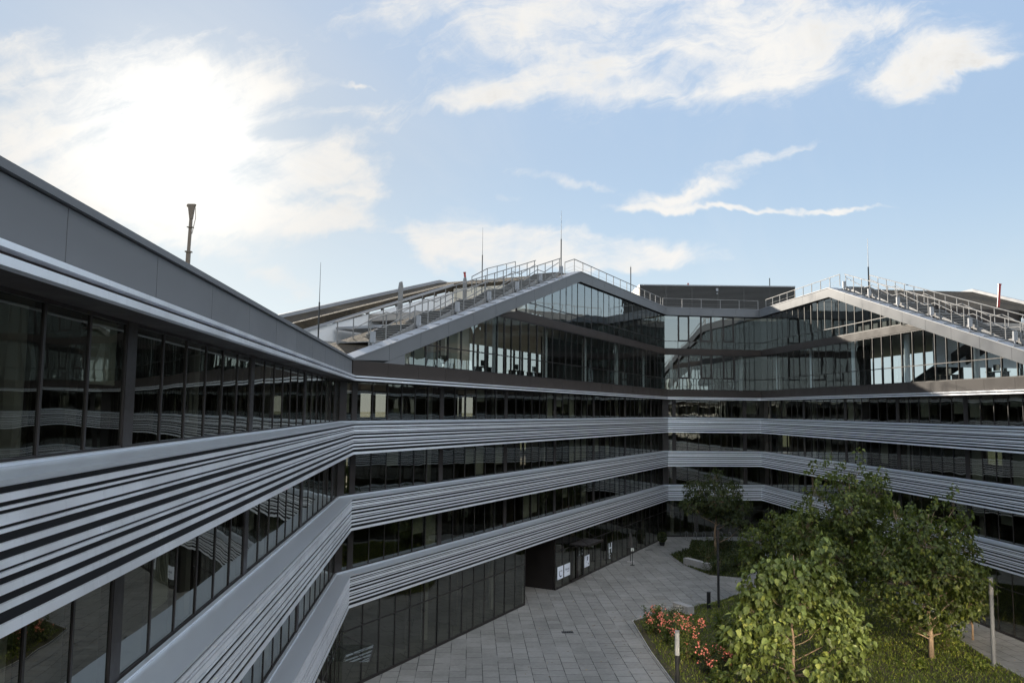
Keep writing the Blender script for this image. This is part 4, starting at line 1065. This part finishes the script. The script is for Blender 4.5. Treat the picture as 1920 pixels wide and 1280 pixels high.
def bench(x, y, l, wd, h, rz, lab):
    t = thing('concrete_bench', lab, 'bench', (x, y, 0), rz)
    b = MB(); b.box(-l/2, l/2, -wd/2, wd/2, .05, h); b.build('seat_block', M['conc'], t); b = MB(); b.box(-l/2+.08, l/2-.08, -wd/2+.08, wd/2-.08, 0, .05); b.build('plinth', M['gap'], t)
bench(16.1, 68.0, 3.0, .55, .62, rad(-62), 'long concrete bench on the edge of the far planted bed')
bench(11.6, 53.1, 1.5, .55, .55, rad(-60), 'pale concrete block bench at the lawn edge behind the white flowers')
# closed parasols, banner and post by the shop front
def parasol(x, y, h, lab, m):
    t = thing('closed_parasol', lab, 'parasol', (x, y, 0))
    b = MB(); b.tube([(0, 0, 0), (0, 0, h)], .03, 8); b.build('pole', M['darkpipe'], t)
    b = MB(); n = 12; rs = [(.75, .24), (1.2, .26), (h*.6, .2), (h*.85, .12), (h-.05, .03)]; k0 = 0
    ring = []
    for z, r in rs:
        for k in range(n): a = 2*pi*k/n; q = r*(1 if k % 2 else .68); b.v.append((q*cos(a), q*sin(a), z))
    for i in range(len(rs)-1):
        for k in range(n): b.f.append((i*n+k, i*n+(k+1) % n, (i+1)*n+(k+1) % n, (i+1)*n+k)); b.uv.append(None); b.r.append(0)
    b.build('canopy', m, t)
    b = MB(); b.box(-.35, .35, -.35, .35, 0, .08); b.build('base', M['conc'], t)
    b = MB(); b.tube([(0, 0, 1.25), (0, 0, 1.30)], .255, 12); b.build('strap', M['darkpipe'], t)
parasol(19.55, 83.0, 3.3, 'closed dark parasol standing before the glazing of the short link', M['fabric'])
p = MID.world(37.2, -1.0, 0); parasol(p[0], p[1], 2.7, 'closed grey parasol along the shop front past the letter H', M['fabric'])
p = MID.world(36.0, -1.6, 0)
t = thing('marker_post', 'slim post with a small pale sign in front of the shop window', 'post', p)
b = MB(); b.tube([(0, 0, 0), (0, 0, 1.35)], .03, 8); b.tube([(0, 0, 0), (0, 0, .03)], .2, 12); b.build('post', M['darkpipe'], t); b = MB(); b.box(-.13, .13, -.02, .02, 1.2, 1.45); b.build('sign_plate', M['blind'], t)
t = thing('potted_shrub', 'round black-green potted shrub at the far corner of the shop front', 'plant', (15.2, 79.0, 0))
b = MB(); b.tube([(0, 0, 0), (0, 0, .35)], [.22, .30], 14); b.build('pot', M['black'], t)
lf = MB(); R = random.Random(77)
for i in range(420):
    d = rdir(R); leaf(lf, Vector((0, 0, .82))+d*.46*R.uniform(.8, 1), d+rdir(R)*.7, d+Vector((0, 0, .3)), .14, .09, R, .2)
lf.build('foliage', M['leafC'], t, attr=True)
b = MB(); b.tube([(0, 0, .2), (0, 0, .9)], [.03, .38], 8); b.build('stem', M['gap'], t)
# bicycle stands before the short link
for i in range(6):
    x = 18.4+i*.9
    t = thing('bicycle_stand', '%s steel hoop bicycle stand in the row before the short link' % ('leftmost', 'second from left', 'third from left', 'third from right', 'second from right', 'rightmost')[i], 'bicycle stand', (x, 82.4, 0), .1, 'bicycle stands before the short link')
    b = MB(); pts = [(0, -.4, 0), (0, -.4, .7)]+[(0, -.4+.4*(1-cos(a)), .7+.18*sin(a)) for a in (.5, 1.0, 1.57, 2.1, 2.6)]+[(0, .4, .7), (0, .4, 0)]
    b.tube(pts, .024, 8); b.build('hoop', M['galv'], t); b = MB(); b.box(-.05, .05, -.45, -.35, 0, .012); b.box(-.05, .05, .35, .45, 0, .012); b.build('foot_plate', M['galv'], t)
# paving inlays
for i, (x, y, a) in enumerate(((3.55, 48.2, .1), (13.4, 76.5, .2))):
    t = thing('drain_cover', ('dark drain cover set in the paving in the middle of the courtyard', 'dark drain cover set in the paving near the far planted bed')[i], 'drain cover', (x, y, 0), a)
    b = MB(); b.box(-.35, .35, -.2, .2, -.02, .006); b.build('cover', M['gap'], t); b = MB()
    for k in range(6): b.box(-.3+k*.11, -.25+k*.11, -.16, .16, .006, .012)
    b.build('grating', M['darkpipe'], t)
